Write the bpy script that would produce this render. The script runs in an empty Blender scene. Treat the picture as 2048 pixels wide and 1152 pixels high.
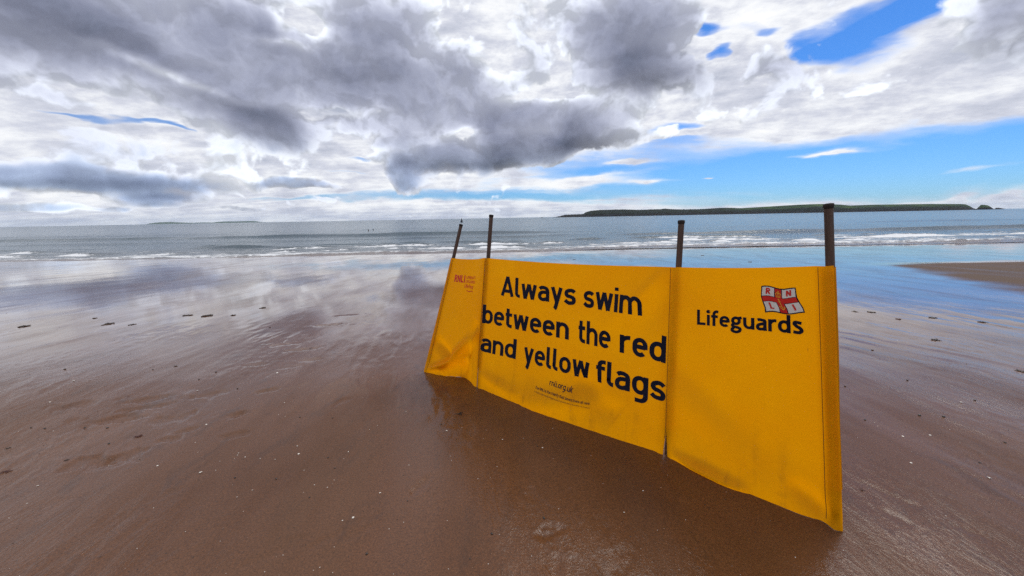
import bpy, math, random
import numpy as np
from mathutils import Vector, Matrix

SC = bpy.context.scene
COL = SC.collection
rad = math.radians
random.seed(7)
rng = np.random.default_rng(11)

# ------------------------------------------------------------------ camera
CAM_H = 1.45
F_PX = 770.0                                   # focal length for a 2048 px wide picture
ROLL = rad(1.043)
PITCH = math.atan(140.7 * math.cos(ROLL) / F_PX)
cam_d = bpy.data.cameras.new('camera')
cam_d.sensor_width = 36.0
cam_d.lens = 36.0 * F_PX / 2048.0
cam_d.clip_start = 0.05
cam_d.clip_end = 60000
cam = bpy.data.objects.new('camera', cam_d)
COL.objects.link(cam)
cam.matrix_world = (Matrix.Translation((0, 0, CAM_H)) @ Matrix.Rotation(math.pi / 2 - PITCH, 4, 'X')
                    @ Matrix.Rotation(-ROLL, 4, 'Z'))
SC.camera = cam

SUN_EL, SUN_AZ = rad(57), rad(40)
EXPOSURE = 0.25
SC.view_settings.view_transform = 'Standard'
SC.view_settings.look = 'None'
SC.view_settings.exposure = EXPOSURE
SC.view_settings.gamma = 1.0
SC.view_settings.use_curve_mapping = False
SC.render.engine = 'CYCLES'
SC.cycles.use_denoising = False                  # keep the fine grain of the sand
SC.cycles.max_bounces = 4
SC.cycles.diffuse_bounces = 2
SC.cycles.glossy_bounces = 3
SC.cycles.transmission_bounces = 2
SC.cycles.sample_clamp_indirect = 6.0


def ray(px, py):
    """Direction in which the photograph shows a point (survey helper)."""
    x, y = (px - 1024) / F_PX, -(py - 576) / F_PX
    c, s = math.cos(-ROLL), math.sin(-ROLL)
    x, y = c * x - s * y, s * x + c * y
    return np.array([x, math.cos(PITCH) + y * math.sin(PITCH), -math.sin(PITCH) + y * math.cos(PITCH)])


FALL, FALL_Y = 0.028, 3.4                       # the beach falls gently towards the sea
SEA_Z = -0.54


def ground(px, py, z=None):
    """Point of the beach (or of the level z) on the line of sight of a surveyed point."""
    r = ray(px, py)
    t = ((z or 0.0) - CAM_H) / r[2]
    if z is None and t * r[1] > FALL_Y:
        t = -(CAM_H - FALL * FALL_Y) / (r[2] + FALL * r[1])
    return r * t + np.array([0, 0, CAM_H])


def at_dist(px, py, Y):
    r = ray(px, py)
    return r * (Y / r[1]) + np.array([0, 0, CAM_H])


def azel(px, py):
    r = ray(px, py)
    return math.atan2(r[0], r[1]), math.atan2(r[2], math.hypot(r[0], r[1]))


# ------------------------------------------------------------------ node helper
class NT:
    def __init__(self, tree):
        self.t = tree
        self.n = tree.nodes
        self.l = tree.links

    def new(self, kind, **kw):
        n = self.n.new(kind)
        for k, v in kw.items():
            setattr(n, k, v)
        return n

    def put(self, sock, v):
        if v is None:
            return
        if isinstance(v, bpy.types.NodeSocket):
            self.l.new(v, sock)
        else:
            if sock.type == 'RGBA' and not isinstance(v, (int, float)) and len(v) == 3:
                v = (*v, 1)
            sock.default_value = v

    def math(self, op, a, b=None, c=None, clamp=False):
        n = self.new('ShaderNodeMath', operation=op, use_clamp=clamp)
        for i, v in enumerate((a, b, c)):
            self.put(n.inputs[i], v)
        return n.outputs[0]

    def vmath(self, op, a, b=None, c=None, out=0):
        n = self.new('ShaderNodeVectorMath', operation=op)
        self.put(n.inputs[0], a)
        if b is not None:
            self.put(n.inputs['Scale' if op == 'SCALE' else 1], b)
        if c is not None:
            self.put(n.inputs[2], c)
        return n.outputs[out]

    def noise(self, vec, scale, detail=4, rough=.5, dist=0.0, dim='3D', out=0, lac=2.0):
        n = self.new('ShaderNodeTexNoise', noise_dimensions=dim)
        self.put(n.inputs['Vector'], vec)
        n.inputs['Scale'].default_value = scale
        n.inputs['Detail'].default_value = detail
        n.inputs['Roughness'].default_value = rough
        n.inputs['Lacunarity'].default_value = lac
        n.inputs['Distortion'].default_value = dist
        return n.outputs[out]

    def ramp(self, fac, stops, interp='LINEAR'):
        n = self.new('ShaderNodeValToRGB')
        n.color_ramp.interpolation = interp
        e = n.color_ramp.elements
        while len(e) < len(stops):
            e.new(0.5)
        for el, (p, c) in zip(e, stops):
            el.position = p
            el.color = (*c, 1) if len(c) == 3 else c
        self.put(n.inputs[0], fac)
        return n.outputs[0]

    def mix(self, fac, a, b, blend='MIX', clamp=False):
        n = self.new('ShaderNodeMix', data_type='RGBA', blend_type=blend, clamp_result=clamp)
        self.put(n.inputs[0], fac)
        self.put(n.inputs[6], a)
        self.put(n.inputs[7], b)
        return n.outputs[2]

    def smooth(self, v, lo, hi, to0=0.0, to1=1.0):
        n = self.new('ShaderNodeMapRange', interpolation_type='SMOOTHSTEP')
        self.put(n.inputs[0], v)
        for i, x in enumerate((lo, hi, to0, to1)):
            self.put(n.inputs[i + 1], x)
        return n.outputs[0]

    def lin(self, v, lo, hi, to0=0.0, to1=1.0):
        n = self.new('ShaderNodeMapRange')
        self.put(n.inputs[0], v)
        for i, x in enumerate((lo, hi, to0, to1)):
            self.put(n.inputs[i + 1], x)
        return n.outputs[0]

    def mapping(self, vec, loc=(0, 0, 0), rot=(0, 0, 0), scale=(1, 1, 1), kind='POINT'):
        n = self.new('ShaderNodeMapping', vector_type=kind)
        self.put(n.inputs[0], vec)
        n.inputs['Location'].default_value = loc
        n.inputs['Rotation'].default_value = rot
        n.inputs['Scale'].default_value = scale
        return n.outputs[0]

    def bump(self, h, strength, dist, normal=None):
        n = self.new('ShaderNodeBump')
        n.inputs['Strength'].default_value = strength
        n.inputs['Distance'].default_value = dist
        self.put(n.inputs['Height'], h)
        if normal is not None:
            self.put(n.inputs['Normal'], normal)
        return n.outputs[0]


# ------------------------------------------------------------------ sky: Nishita air with two decks of cloud
world = bpy.data.worlds.new('World')
SC.world = world
world.use_nodes = True
W = NT(world.node_tree)
for n in list(W.n):
    W.n.remove(n)
sky = W.new('ShaderNodeTexSky', sky_type='NISHITA', sun_disc=False, sun_elevation=SUN_EL, sun_rotation=SUN_AZ,
            altitude=0, air_density=1.0, dust_density=0.3, ozone_density=2.0)
dirv = W.new('ShaderNodeTexCoord').outputs['Generated']
sx = W.new('ShaderNodeSeparateXYZ')
W.put(sx.inputs[0], dirv)
az = W.math('ARCTAN2', sx.outputs[0], sx.outputs[1])
el = W.math('ARCSINE', sx.outputs[2])
cb = W.new('ShaderNodeCombineXYZ')
W.put(cb.inputs[0], az)
W.put(cb.inputs[1], el)
P0 = cb.outputs[0]                                             # (azimuth, elevation)
dn = W.math('ADD', W.math('MAXIMUM', sx.outputs[2], 0.0), 0.11)
cq = W.new('ShaderNodeCombineXYZ')
W.put(cq.inputs[0], W.math('DIVIDE', sx.outputs[0], dn))
W.put(cq.inputs[1], W.math('DIVIDE', sx.outputs[1], dn))
Q = cq.outputs[0]                                              # flat cloud deck seen in perspective

# domain warps: cumulus gets round, lumpy edges, the high deck gets streaky ones
wn = W.vmath('SUBTRACT', W.noise(W.mapping(P0, scale=(1, 1.35, 1)), 7.0, 2.5, .5, out=1, dim='2D'), (.5, .5, .5))
PC = W.vmath('ADD', P0, W.vmath('MULTIPLY', wn, (.07, .045, 0)))
wn2 = W.vmath('SUBTRACT', W.noise(W.mapping(P0, scale=(1, 3.2, 1)), 5.0, 4, .55, out=1, dim='2D'), (.5, .5, .5))
PW = W.vmath('ADD', P0, W.vmath('MULTIPLY', wn2, (.12, .045, 0)))


def blobs(P, rows, hard=False):
    """Sum of soft cloud masses, each (px, py, half width, half height, weight, tilt in degrees) as surveyed."""
    V = P                                                       # the running sum travels in z
    for cx, cy, hx, hy, w, *tl in rows:
        a, e = azel(cx, cy)
        a0, _ = azel(cx - hx, cy)
        a1, _ = azel(cx + hx, cy)
        _, e0 = azel(cx, cy + hy)
        _, e1 = azel(cx, cy - hy)
        m = W.mapping(V, (a, e, 0), (0, 0, rad(tl[0] if tl else 0)), ((a1 - a0) / 2, (e1 - e0) / 2, 1e9), 'TEXTURE')
        r2 = W.vmath('DOT_PRODUCT', m, m, out=1)
        if hard and w >= .45:                                   # cumulus: flat inside, firm edge
            r2 = W.math('POWER', r2, 2.2)
        g = W.math('POWER', 0.3679, r2)
        V = W.vmath('MULTIPLY_ADD', g, (0, 0, w), V)
    sep = W.new('ShaderNodeSeparateXYZ')
    W.put(sep.inputs[0], V)
    return sep.outputs[2]


WHITE = [  # the bright high deck (positive) and the blue gaps in it (negative)
    (250, 120, 620, 190, 1.0), (800, 150, 520, 200, 1.0), (200, 330, 520, 90, .9), (700, 340, 330, 60, .55),
    (1250, 120, 260, 190, .8), (1530, 130, 110, 75, .75), (1590, 20, 170, 60, .7), (1430, 170, 120, 90, .5),
    (1750, 195, 300, 52, 1.0, 6), (2040, 120, 240, 100, 1.2), (1480, 215, 130, 36, .6, 3), (1640, 258, 120, 20, .6, 4),
    (1990, 205, 170, 34, .4, 12), (2150, 0, 240, 100, .8),
    (500, 432, 1100, 24, .75), (1250, 425, 800, 17, .62), (1900, 412, 500, 14, .50), (1200, 400, 500, 6, .25),
    (1160, 364, 130, 12, .75, 2), (1240, 346, 80, 6, .55, 3), (1370, 268, 75, 6, 1.2, 3), (1665, 304, 75, 6, 1.3, 2),
    (1960, 336, 80, 5, 1.0), (1260, 322, 50, 5, .9), (1300, 368, 60, 5, .8), (1445, 360, 16, 3, 1.3),
    (1885, 392, 46, 11, .75, 20), (1990, 390, 40, 11, .75, 15),
    (150, 226, 95, 8, -1.3, -4), (265, 240, 60, 7, -1.1, -8), (360, 262, 60, 8, -1.3, -14), (705, 318, 55, 6, -1.0), (690, 343, 80, 5, -.9, -3),
    (960, 392, 260, 8, -.75), (1200, 334, 130, 20, -.55), (560, 395, 140, 4, -.5), (1390, 50, 30, 16, -.6), (1500, 46, 45, 14, -.75), (1450, 95, 26, 18, -.7),
    (1640, 100, 75, 24, -1.8, 8), (1760, 66, 70, 26, -1.5, 25), (1820, 15, 120, 24, -1.6, 12), (1590, 76, 50, 18, -1.3), (1420, 60, 34, 15, -1.3), (1440, 108, 24, 18, -1.2), (1535, 58, 44, 13, -1.2), (1380, 256, 80, 19, -1.0), (1700, 30, 60, 14, -.6),
    (1600, 350, 420, 60, -.9), (1330, 285, 60, 14, -.4), (1960, 300, 160, 36, -.6, 8),
]
GREY = [  # thick cumulus seen from its shaded side
    (420, 80, 620, 165, .40), (880, 190, 400, 120, .40), (350, 60, 520, 150, .20), (900, 190, 330, 100, .20), (1230, 90, 170, 120, .36), (150, 300, 420, 45, .24),
    (1600, 340, 480, 75, -.45), (1024, 430, 1500, 22, -.2), (1850, 250, 260, 60, -.15),
    (60, 40, 320, 90, .55, -6), (450, 40, 180, 55, .36), (90, 170, 240, 40, .26, -6), (330, 110, 200, 45, .16, -10),
    (420, 185, 150, 40, .34, -18), (545, 262, 84, 42, .66), (470, 235, 140, 40, .36), (690, 272, 60, 26, -.40), (740, 225, 60, 20, -.2),
    (770, 40, 110, 66, .46), (790, 130, 150, 40, .20), (700, 165, 120, 40, .16), (830, 240, 130, 40, .22),
    (1265, 60, 125, 84, .55), (1290, 140, 90, 46, .50), (1150, 20, 90, 60, .28), (1400, 140, 50, 36, .28),
    (1060, 265, 130, 62, .50), (1200, 265, 110, 44, .46), (1075, 295, 90, 32, .45), (960, 235, 90, 40, .18), (1150, 230, 90, 36, .20),
    (905, 320, 90, 34, .62), (1010, 325, 60, 18, .40), (812, 352, 42, 36, .72), (790, 290, 70, 26, .22),
    (90, 352, 270, 26, .66), (340, 378, 110, 24, .55), (335, 402, 95, 16, .55), (190, 375, 120, 18, .30), (600, 366, 80, 12, .60), (440, 372, 90, 14, .3),
    (575, 406, 24, 9, .44), (650, 402, 34, 11, .44), (60, 412, 140, 9, .50), (230, 418, 40, 6, .50), (480, 414, 60, 7, .5), (860, 425, 60, 5, .35), (970, 425, 50, 6, .4),
    (2020, 60, 110, 70, .48), (1560, 132, 62, 30, .42), (1990, 25, 80, 40, .25), (1900, 170, 170, 40, .14),
    (560, 40, 26, 30, -.40), (610, 50, 42, 30, -.90), (915, 50, 40, 50, -.50), (990, 100, 32, 60, -.55), (340, 150, 120, 11, -.60, -14), (230, 200, 120, 12, -.55, -8),
    (1115, 150, 24, 55, -.55), (1315, 240, 70, 22, -.3), (565, 88, 60, 13, -.50), (930, 262, 28, 13, -1.0), (680, 225, 50, 9, -.55), (1060, 190, 60, 20, -.50), (1160, 190, 40, 16, -.4), (1010, 130, 40, 40, -.35), (1425, 60, 25, 90, -.5),
    (720, 300, 60, 9, -.5), (100, 228, 120, 12, -.6),
]
SHADE = [  # the darkest undersides, right down to the lower edge of the cloud
    (1080, 312, 125, 30, .85), (1205, 280, 95, 26, .65), (548, 286, 80, 26, .60), (1290, 165, 100, 36, .75), (905, 336, 80, 20, .75), (1005, 332, 50, 12, .55),
    (110, 372, 240, 15, .75), (330, 410, 100, 10, .55), (812, 376, 40, 14, .35), (60, 60, 320, 70, .30), (600, 374, 70, 7, .5), (780, 150, 150, 34, .15), (420, 215, 120, 26, .40),
    (1265, 80, 110, 70, .10), (2030, 90, 80, 40, .3),
]
wfield = blobs(PW, WHITE)
gfield = blobs(PC, GREY, True)
sfield = blobs(PC, SHADE)
# texture of the high deck: ripples of the perspective deck plus finer wisps
nW = W.noise(W.mapping(Q, rot=(0, 0, rad(-14)), scale=(.55, 1.5, 1)), 1.5, 7, .64, .15, dim='2D')
nP = W.noise(W.mapping(P0, rot=(0, 0, rad(8)), scale=(1, 2.7, 1)), 9, 8, .62, .1, dim='2D')
# beyond the surveyed part the same broken cloud goes on all round and overhead
beyond = W.math('MAXIMUM', W.smooth(W.math('MULTIPLY_ADD', W.math('ABSOLUTE', az), .14, el), rad(27), rad(44)), W.smooth(W.math('ABSOLUTE', az), rad(54), rad(92)))
within = W.math('SUBTRACT', 1.0, beyond)
nB = W.noise(dirv, 2.6, 6, .58)
wd = W.math('ADD', wfield, W.math('MULTIPLY_ADD', nW, .75, -.42))
wd = W.math('MULTIPLY_ADD', nP, .62, W.math('ADD', wd, -.31))
wd = W.math('MULTIPLY_ADD', beyond, .50, W.math('MULTIPLY_ADD', wd, within, W.math('MULTIPLY', beyond, W.math('MULTIPLY_ADD', nB, 2.6, -1.3))))
walpha = W.math('ADD', W.smooth(wd, -.45, .25, 0, .34), W.smooth(wd, .05, .52, 0, .66))
# cumulus: lumpy field, read twice (second time a little towards the sun) for its relief
def puff(P):
    a = W.noise(W.mapping(P, scale=(1, 1.25, 1)), 6.0, 3, .5, dim='2D')
    b = W.new('ShaderNodeTexVoronoi', feature='SMOOTH_F1', voronoi_dimensions='2D')
    W.put(b.inputs['Vector'], W.mapping(P, scale=(1, 1.3, 1)))
    b.inputs['Scale'].default_value = 13.0
    b.inputs['Detail'].default_value = 3.5
    b.inputs['Roughness'].default_value = .55
    b.inputs['Smoothness'].default_value = .6
    return W.math('MULTIPLY_ADD', b.outputs[0], -.52, a)
PF = W.vmath('ADD', P0, W.vmath('MULTIPLY', wn, (.05, .04, 0)))
pu = puff(PF)
pu2 = puff(W.vmath('ADD', PF, (.003, .022, 0)))
relief = W.math('SUBTRACT', pu, pu2)
edge = W.noise(PC, 17.0, 6, .6, dim='2D')
gs = W.math('MULTIPLY_ADD', pu, .80, W.math('ADD', gfield, -.14))
gs = W.math('ADD', W.math('MULTIPLY', gs, within), W.math('MULTIPLY', beyond, W.math('MULTIPLY_ADD', nB, 3.4, -1.66)))
edge = W.math('ADD', W.math('MULTIPLY', edge, within), W.math('MULTIPLY', beyond, .5))
gd = W.math('MULTIPLY_ADD', edge, .62, W.math('ADD', gs, -.31))
galpha = W.smooth(gd, .06, .26)
low = W.noise(W.mapping(PF, scale=(1, 1.3, 1)), 4.2, 4, .5, dim='2D')
soft = W.math('MULTIPLY_ADD', pu, .30, W.math('MULTIPLY_ADD', low, .62, W.math('ADD', gfield, -.31 - .08)))
soft = W.math('ADD', W.math('MULTIPLY', soft, within), W.math('MULTIPLY', beyond, gs))
# radiances (the Background below is at 0.1, so clouds are given ten times as much)
nP = W.math('ADD', W.math('MULTIPLY', nP, within), W.math('MULTIPLY', beyond, nB))
wshade = W.math('MULTIPLY_ADD', nP, 1.5, W.math('MULTIPLY_ADD', nW, .9, W.lin(wd, .2, 1.8, -.98, -.58)))
wcol = W.ramp(wshade,
              [(0, (8.7, 8.75, 8.8)), (.24, (7.7, 7.85, 8.2)), (.55, (5.7, 5.9, 6.7)), (1, (3.8, 4.1, 5.0))])
gcol = W.ramp(W.lin(W.math('MULTIPLY_ADD', edge, .42, W.math('ADD', soft, -.21)), .02, 1.50),
              [(0, (7.9, 8.0, 8.2)), (.14, (6.6, 6.75, 7.3)), (.32, (4.9, 5.0, 5.8)), (.52, (3.35, 3.45, 4.25)), (.74, (2.15, 2.25, 2.95)), (1, (1.25, 1.4, 1.95))])
gcol = W.mix(1.0, gcol, W.mix(W.math('MULTIPLY', W.smooth(el, rad(12), rad(3)), W.smooth(gd, .2, .7)), (.97, 1, 1.04), (.80, .96, 1.14)), 'MULTIPLY')
relief = W.math('MULTIPLY', relief, within)
dark = W.math('MULTIPLY', W.math('MINIMUM', sfield, 1.0), W.lin(low, .3, .7, .38, .68))
gcol = W.vmath('SCALE', gcol, W.math('MULTIPLY', W.math('MULTIPLY_ADD', W.lin(relief, -.13, .13, -1.0, 1.0), W.smooth(gd, .85, .20, .11, .26), 1.0), W.math('SUBTRACT', 1.0, dark)))
blue = W.mix(1.0, sky.outputs[0], (.36, .63, 1.04), 'MULTIPLY')
hs = W.new('ShaderNodeHueSaturation')
hs.inputs['Saturation'].default_value = 1.05
hs.inputs['Value'].default_value = 1.0
W.put(hs.inputs['Color'], blue)
c1 = W.mix(walpha, hs.outputs[0], wcol)
c2 = W.mix(galpha, c1, gcol)
world.cycles.sampling_method = 'MANUAL'
world.cycles.sample_map_resolution = 1024
bg = W.new('ShaderNodeBackground')
W.put(bg.inputs[0], c2)
bg.inputs[1].default_value = 0.1
W.l.new(bg.outputs[0], W.new('ShaderNodeOutputWorld').inputs[0])

# ------------------------------------------------------------------ sun, softened by the cloud in front of it
sun_d = bpy.data.lights.new('sun', 'SUN')
sun_d.energy = 1.5
sun_d.angle = rad(30)
sun_d.color = (1, .95, .88)
sun = bpy.data.objects.new('sun', sun_d)
COL.objects.link(sun)
sd = Vector((math.sin(SUN_AZ) * math.cos(SUN_EL), math.cos(SUN_AZ) * math.cos(SUN_EL), math.sin(SUN_EL)))
sun.rotation_euler = sd.to_track_quat('Z', 'Y').to_euler()
sun.location = sd * 50


# ------------------------------------------------------------------ mesh helpers
def perlin(x, y, seed=0):
    p = np.random.default_rng(seed).permutation(256)
    p = np.concatenate([p, p])
    xi, yi = np.floor(x).astype(int), np.floor(y).astype(int)
    xf, yf = x - xi, y - yi
    xi &= 255
    yi &= 255
    u, v = xf ** 3 * (xf * (xf * 6 - 15) + 10), yf ** 3 * (yf * (yf * 6 - 15) + 10)

    def g(h, a, b):
        t = h * (2 * math.pi / 256)
        return np.cos(t) * a + np.sin(t) * b
    n00 = g(p[p[xi] + yi], xf, yf)
    n10 = g(p[p[xi + 1] + yi], xf - 1, yf)
    n01 = g(p[p[xi] + yi + 1], xf, yf - 1)
    n11 = g(p[p[xi + 1] + yi + 1], xf - 1, yf - 1)
    return (n00 * (1 - u) + n10 * u) * (1 - v) + (n01 * (1 - u) + n11 * u) * v


def fbm(x, y, octs=4, seed=0, gain=.5):
    s, a = 0, 1.0
    for k in range(octs):
        s = s + a * perlin(x * 2 ** k + 17.3 * k, y * 2 ** k - 9.1 * k, seed + k)
        a *= gain
    return s


def smoothstep(a, b, x):
    t = np.clip((x - a) / (b - a), 0, 1)
    return t * t * (3 - 2 * t)


def mesh_obj(name, verts, faces, mat=None, parent=None, smooth=True):
    me = bpy.data.meshes.new(name)
    me.from_pydata([tuple(map(float, v)) for v in verts], [], faces)
    me.update()
    if smooth:
        me.polygons.foreach_set('use_smooth', [True] * len(me.polygons))
    if mat:
        me.materials.append(mat)
    o = bpy.data.objects.new(name, me)
    COL.objects.link(o)
    if parent:
        o.parent = parent
    return o


def grid_obj(name, X, Y, Z, mat, attrs=None, parent=None):
    """Sheet from three (rows, cols) arrays, fast path."""
    r, c = X.shape
    co = np.stack([X, Y, Z], -1).reshape(-1, 3).astype(np.float32)
    i = np.arange((r - 1) * (c - 1))
    a = (i // (c - 1)) * c + i % (c - 1)
    quads = np.stack([a, a + 1, a + c + 1, a + c], 1).astype(np.int32)
    me = bpy.data.meshes.new(name)
    me.vertices.add(len(co))
    me.vertices.foreach_set('co', co.ravel())
    me.loops.add(quads.size)
    me.loops.foreach_set('vertex_index', quads.ravel())
    me.polygons.add(len(quads))
    me.polygons.foreach_set('loop_start', np.arange(0, quads.size, 4, dtype=np.int32))
    me.polygons.foreach_set('loop_total', np.full(len(quads), 4, np.int32))
    me.update(calc_edges=True)
    me.polygons.foreach_set('use_smooth', np.ones(len(quads), bool))
    for k, v in (attrs or {}).items():
        at = me.attributes.new(k, 'FLOAT', 'POINT')
        at.data.foreach_set('value', v.ravel().astype(np.float32))
    me.materials.append(mat)
    o = bpy.data.objects.new(name, me)
    COL.objects.link(o)
    if parent:
        o.parent = parent
    return o


def thing(name, label, cat, loc=(0, 0, 0), rz=0.0, group=None):
    o = bpy.data.objects.new(name, None)
    COL.objects.link(o)
    o.location = loc
    o.rotation_euler = (0, 0, rz)
    o.empty_display_size = .1
    tag(o, label, cat, group)
    return o


def tag(o, label, cat, group=None):
    o['label'] = label
    o['category'] = cat
    if group:
        o['group'] = group
    return o


def material(name, color=(.5, .5, .5), rough=.6, spec=.5):
    m = bpy.data.materials.new(name)
    m.use_nodes = True
    t = NT(m.node_tree)
    b = t.n['Principled BSDF']
    b.inputs['Base Color'].default_value = (*color, 1)
    b.inputs['Roughness'].default_value = rough
    b.inputs['Specular IOR Level'].default_value = spec
    return m, t, b


def varied(name, c0, c1, scale, rough=.7, spec=.4, bump=0.0, stretch=(1, 1, 1)):
    m, t, b = material(name, c0, rough, spec)
    v = t.mapping(t.new('ShaderNodeTexCoord').outputs['Object'], scale=stretch)
    n = t.noise(v, scale, 6, .6)
    t.put(b.inputs['Base Color'], t.ramp(n, [(.3, c0), (.7, c1)]))
    if bump:
        t.put(b.inputs['Normal'], t.bump(n, .6, bump))
    return m


# ------------------------------------------------------------------ beach
def sand_material():
    m, t, b = material('wet_sand')
    pos = t.new('ShaderNodeNewGeometry').outputs['Position']
    sp = t.new('ShaderNodeSeparateXYZ')
    t.put(sp.inputs[0], pos)
    wet = t.new('ShaderNodeAttribute', attribute_name='wet').outputs['Fac']
    streak_v = t.mapping(pos, rot=(0, 0, rad(9)), scale=(2.0, .55, 1))
    st = t.noise(streak_v, 1.0, 7, .62, .5)
    st2 = t.noise(t.mapping(pos, rot=(0, 0, rad(9)), scale=(6.5, 2.0, 1)), 1.0, 6, .66, .8)
    rn = t.noise(t.mapping(pos, rot=(0, 0, rad(12)), scale=(4.2, 1.3, 1)), 1.7, 5, .62, 1.0)
    rid = t.math('POWER', t.math('SUBTRACT', 1.0, t.math('MULTIPLY', t.math('ABSOLUTE', t.math('SUBTRACT', rn, .5)), 5.0), clamp=True), 3.0)
    big = t.noise(pos, .7, 5, .6)
    fine = t.noise(pos, 75, 5, .65)
    grain = t.noise(pos, 420, 2, .7)
    col = t.ramp(t.math('MULTIPLY_ADD', big, .6, t.math('MULTIPLY', st, .4)),
                 [(.32, (.084, .031, .010)), (.5, (.110, .044, .0165)), (.68, (.138, .060, .027))])
    col = t.mix(t.smooth(fine, .42, .72, 0, .45), col, (.055, .023, .010))
    col = t.mix(t.smooth(grain, .64, .78, 0, .6), col, (.30, .20, .13))
    col = t.mix(t.smooth(grain, .34, .22, 0, .5), col, (.03, .02, .015))
    speck = t.noise(pos, 130, 3, .75)
    col = t.mix(1.0, col, t.ramp(speck, [(.28, (.55, .52, .50)), (.5, (1, 1, 1)), (.72, (1.5, 1.5, 1.5))]), 'MULTIPLY')
    smudge = t.noise(t.mapping(pos, rot=(0, 0, rad(9)), scale=(3.2, 1.5, 1)), 1.6, 7, .7, .7)
    col = t.mix(t.smooth(smudge, .52, .72, 0, .55), col, (.050, .022, .011))
    col = t.mix(t.smooth(wet, .45, .0), col, t.mix(fine, (.125, .088, .066), (.095, .066, .049)))
    t.put(b.inputs['Base Color'], col)
    b.inputs['Roughness'].default_value = .85
    b.inputs['Specular IOR Level'].default_value = .12
    # the film of water
    film = t.math('MULTIPLY', t.smooth(wet, .10, .62), t.smooth(t.math('MULTIPLY_ADD', st, .7, t.math('MULTIPLY', st2, .3)), .30, .58, .68, 1.0))
    t.put(b.inputs['Coat Weight'], film)
    t.put(b.inputs['Coat Roughness'], t.math('MULTIPLY', t.smooth(sp.outputs[1], 6.5, 3.0, .35, 1.0), t.lin(t.math('MULTIPLY_ADD', st2, .4, t.math('MULTIPLY', wet, -.5)), -.4, .3, .03, .17)))
    t.put(b.inputs['Coat IOR'], t.smooth(sp.outputs[1], 2.5, 7.0, 1.45, 1.75))
    patchy = t.smooth(t.noise(pos, .55, 3, .5), .42, .66, .15, 1.0)
    h = t.math('MULTIPLY', patchy, t.math('MULTIPLY_ADD', rid, .35, t.math('MULTIPLY_ADD', st2, .8, t.math('MULTIPLY', st, .3))))
    near = t.smooth(sp.outputs[1], 5.6, 2.0, .06, 1.0)
    bn = t.bump(t.math('MULTIPLY', h, near), .45, .014)
    t.put(b.inputs['Coat Normal'], t.bump(t.math('MULTIPLY', fine, near), .30, .005, bn))
    t.put(b.inputs['Normal'], t.bump(t.math('MULTIPLY_ADD', grain, .4, fine), .6, .006, bn))
    return m


def shore_y(x):
    return 16.6 + .035 * 0 * x + .9 * perlin(x * .09 + 3.1, x * 0 + .5, 5) + .25 * perlin(x * .45, x * 0 + 8.5, 6) - .85 * smoothstep(-5, -13, x) * 1.0 + .6 * smoothstep(1, 4, x)


def sand_height(X, Y):
    z = .012 * fbm(X * .35, Y * .22, 3, 21) * smoothstep(.5, 3, Y)
    z *= .35 + .65 * smoothstep(9, 4, Y)
    z += .0045 * (.12 + .88 * smoothstep(6.5, 3.2, Y)) * fbm(X * 2.1 + .3 * Y, Y * .5, 4, 31)               # backwash streaks run down the beach
    z += .0016 * fbm(X * 7 + .8 * Y, Y * 2.2, 4, 41) * smoothstep(9, 3, Y)
    patch = smoothstep(-.05, .40, fbm(X * .9, Y * .7, 3, 51))
    z += .0050 * patch * fbm(X * 15 + 3 * Y, Y * 7, 4, 61, .6) * smoothstep(8, 3, Y)
    rl = 1 - np.abs(fbm(X * 2.6 + .5 * Y + .6 * perlin(X * 1.1, Y * .6, 93), Y * .62, 4, 91, .55)) * 3.0
    z += .0065 * np.clip(rl, 0, 1) ** 2 * smoothstep(-.1, .35, fbm(X * .55 + 3, Y * .40, 3, 95)) * smoothstep(6.2, 4.6, Y) * smoothstep(1.8, 2.8, Y)
    bar = smoothstep(-.3, 2.8, X - 8.4 - .463 * (Y - 7.6)) * smoothstep(13.0, 11.6, Y) * smoothstep(4.5, 7.5, Y)
    z += .03 * bar
    z -= FALL * np.maximum(Y - FALL_Y, 0) + .3 * smoothstep(22.0, 40.0, Y)
    return z


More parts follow.
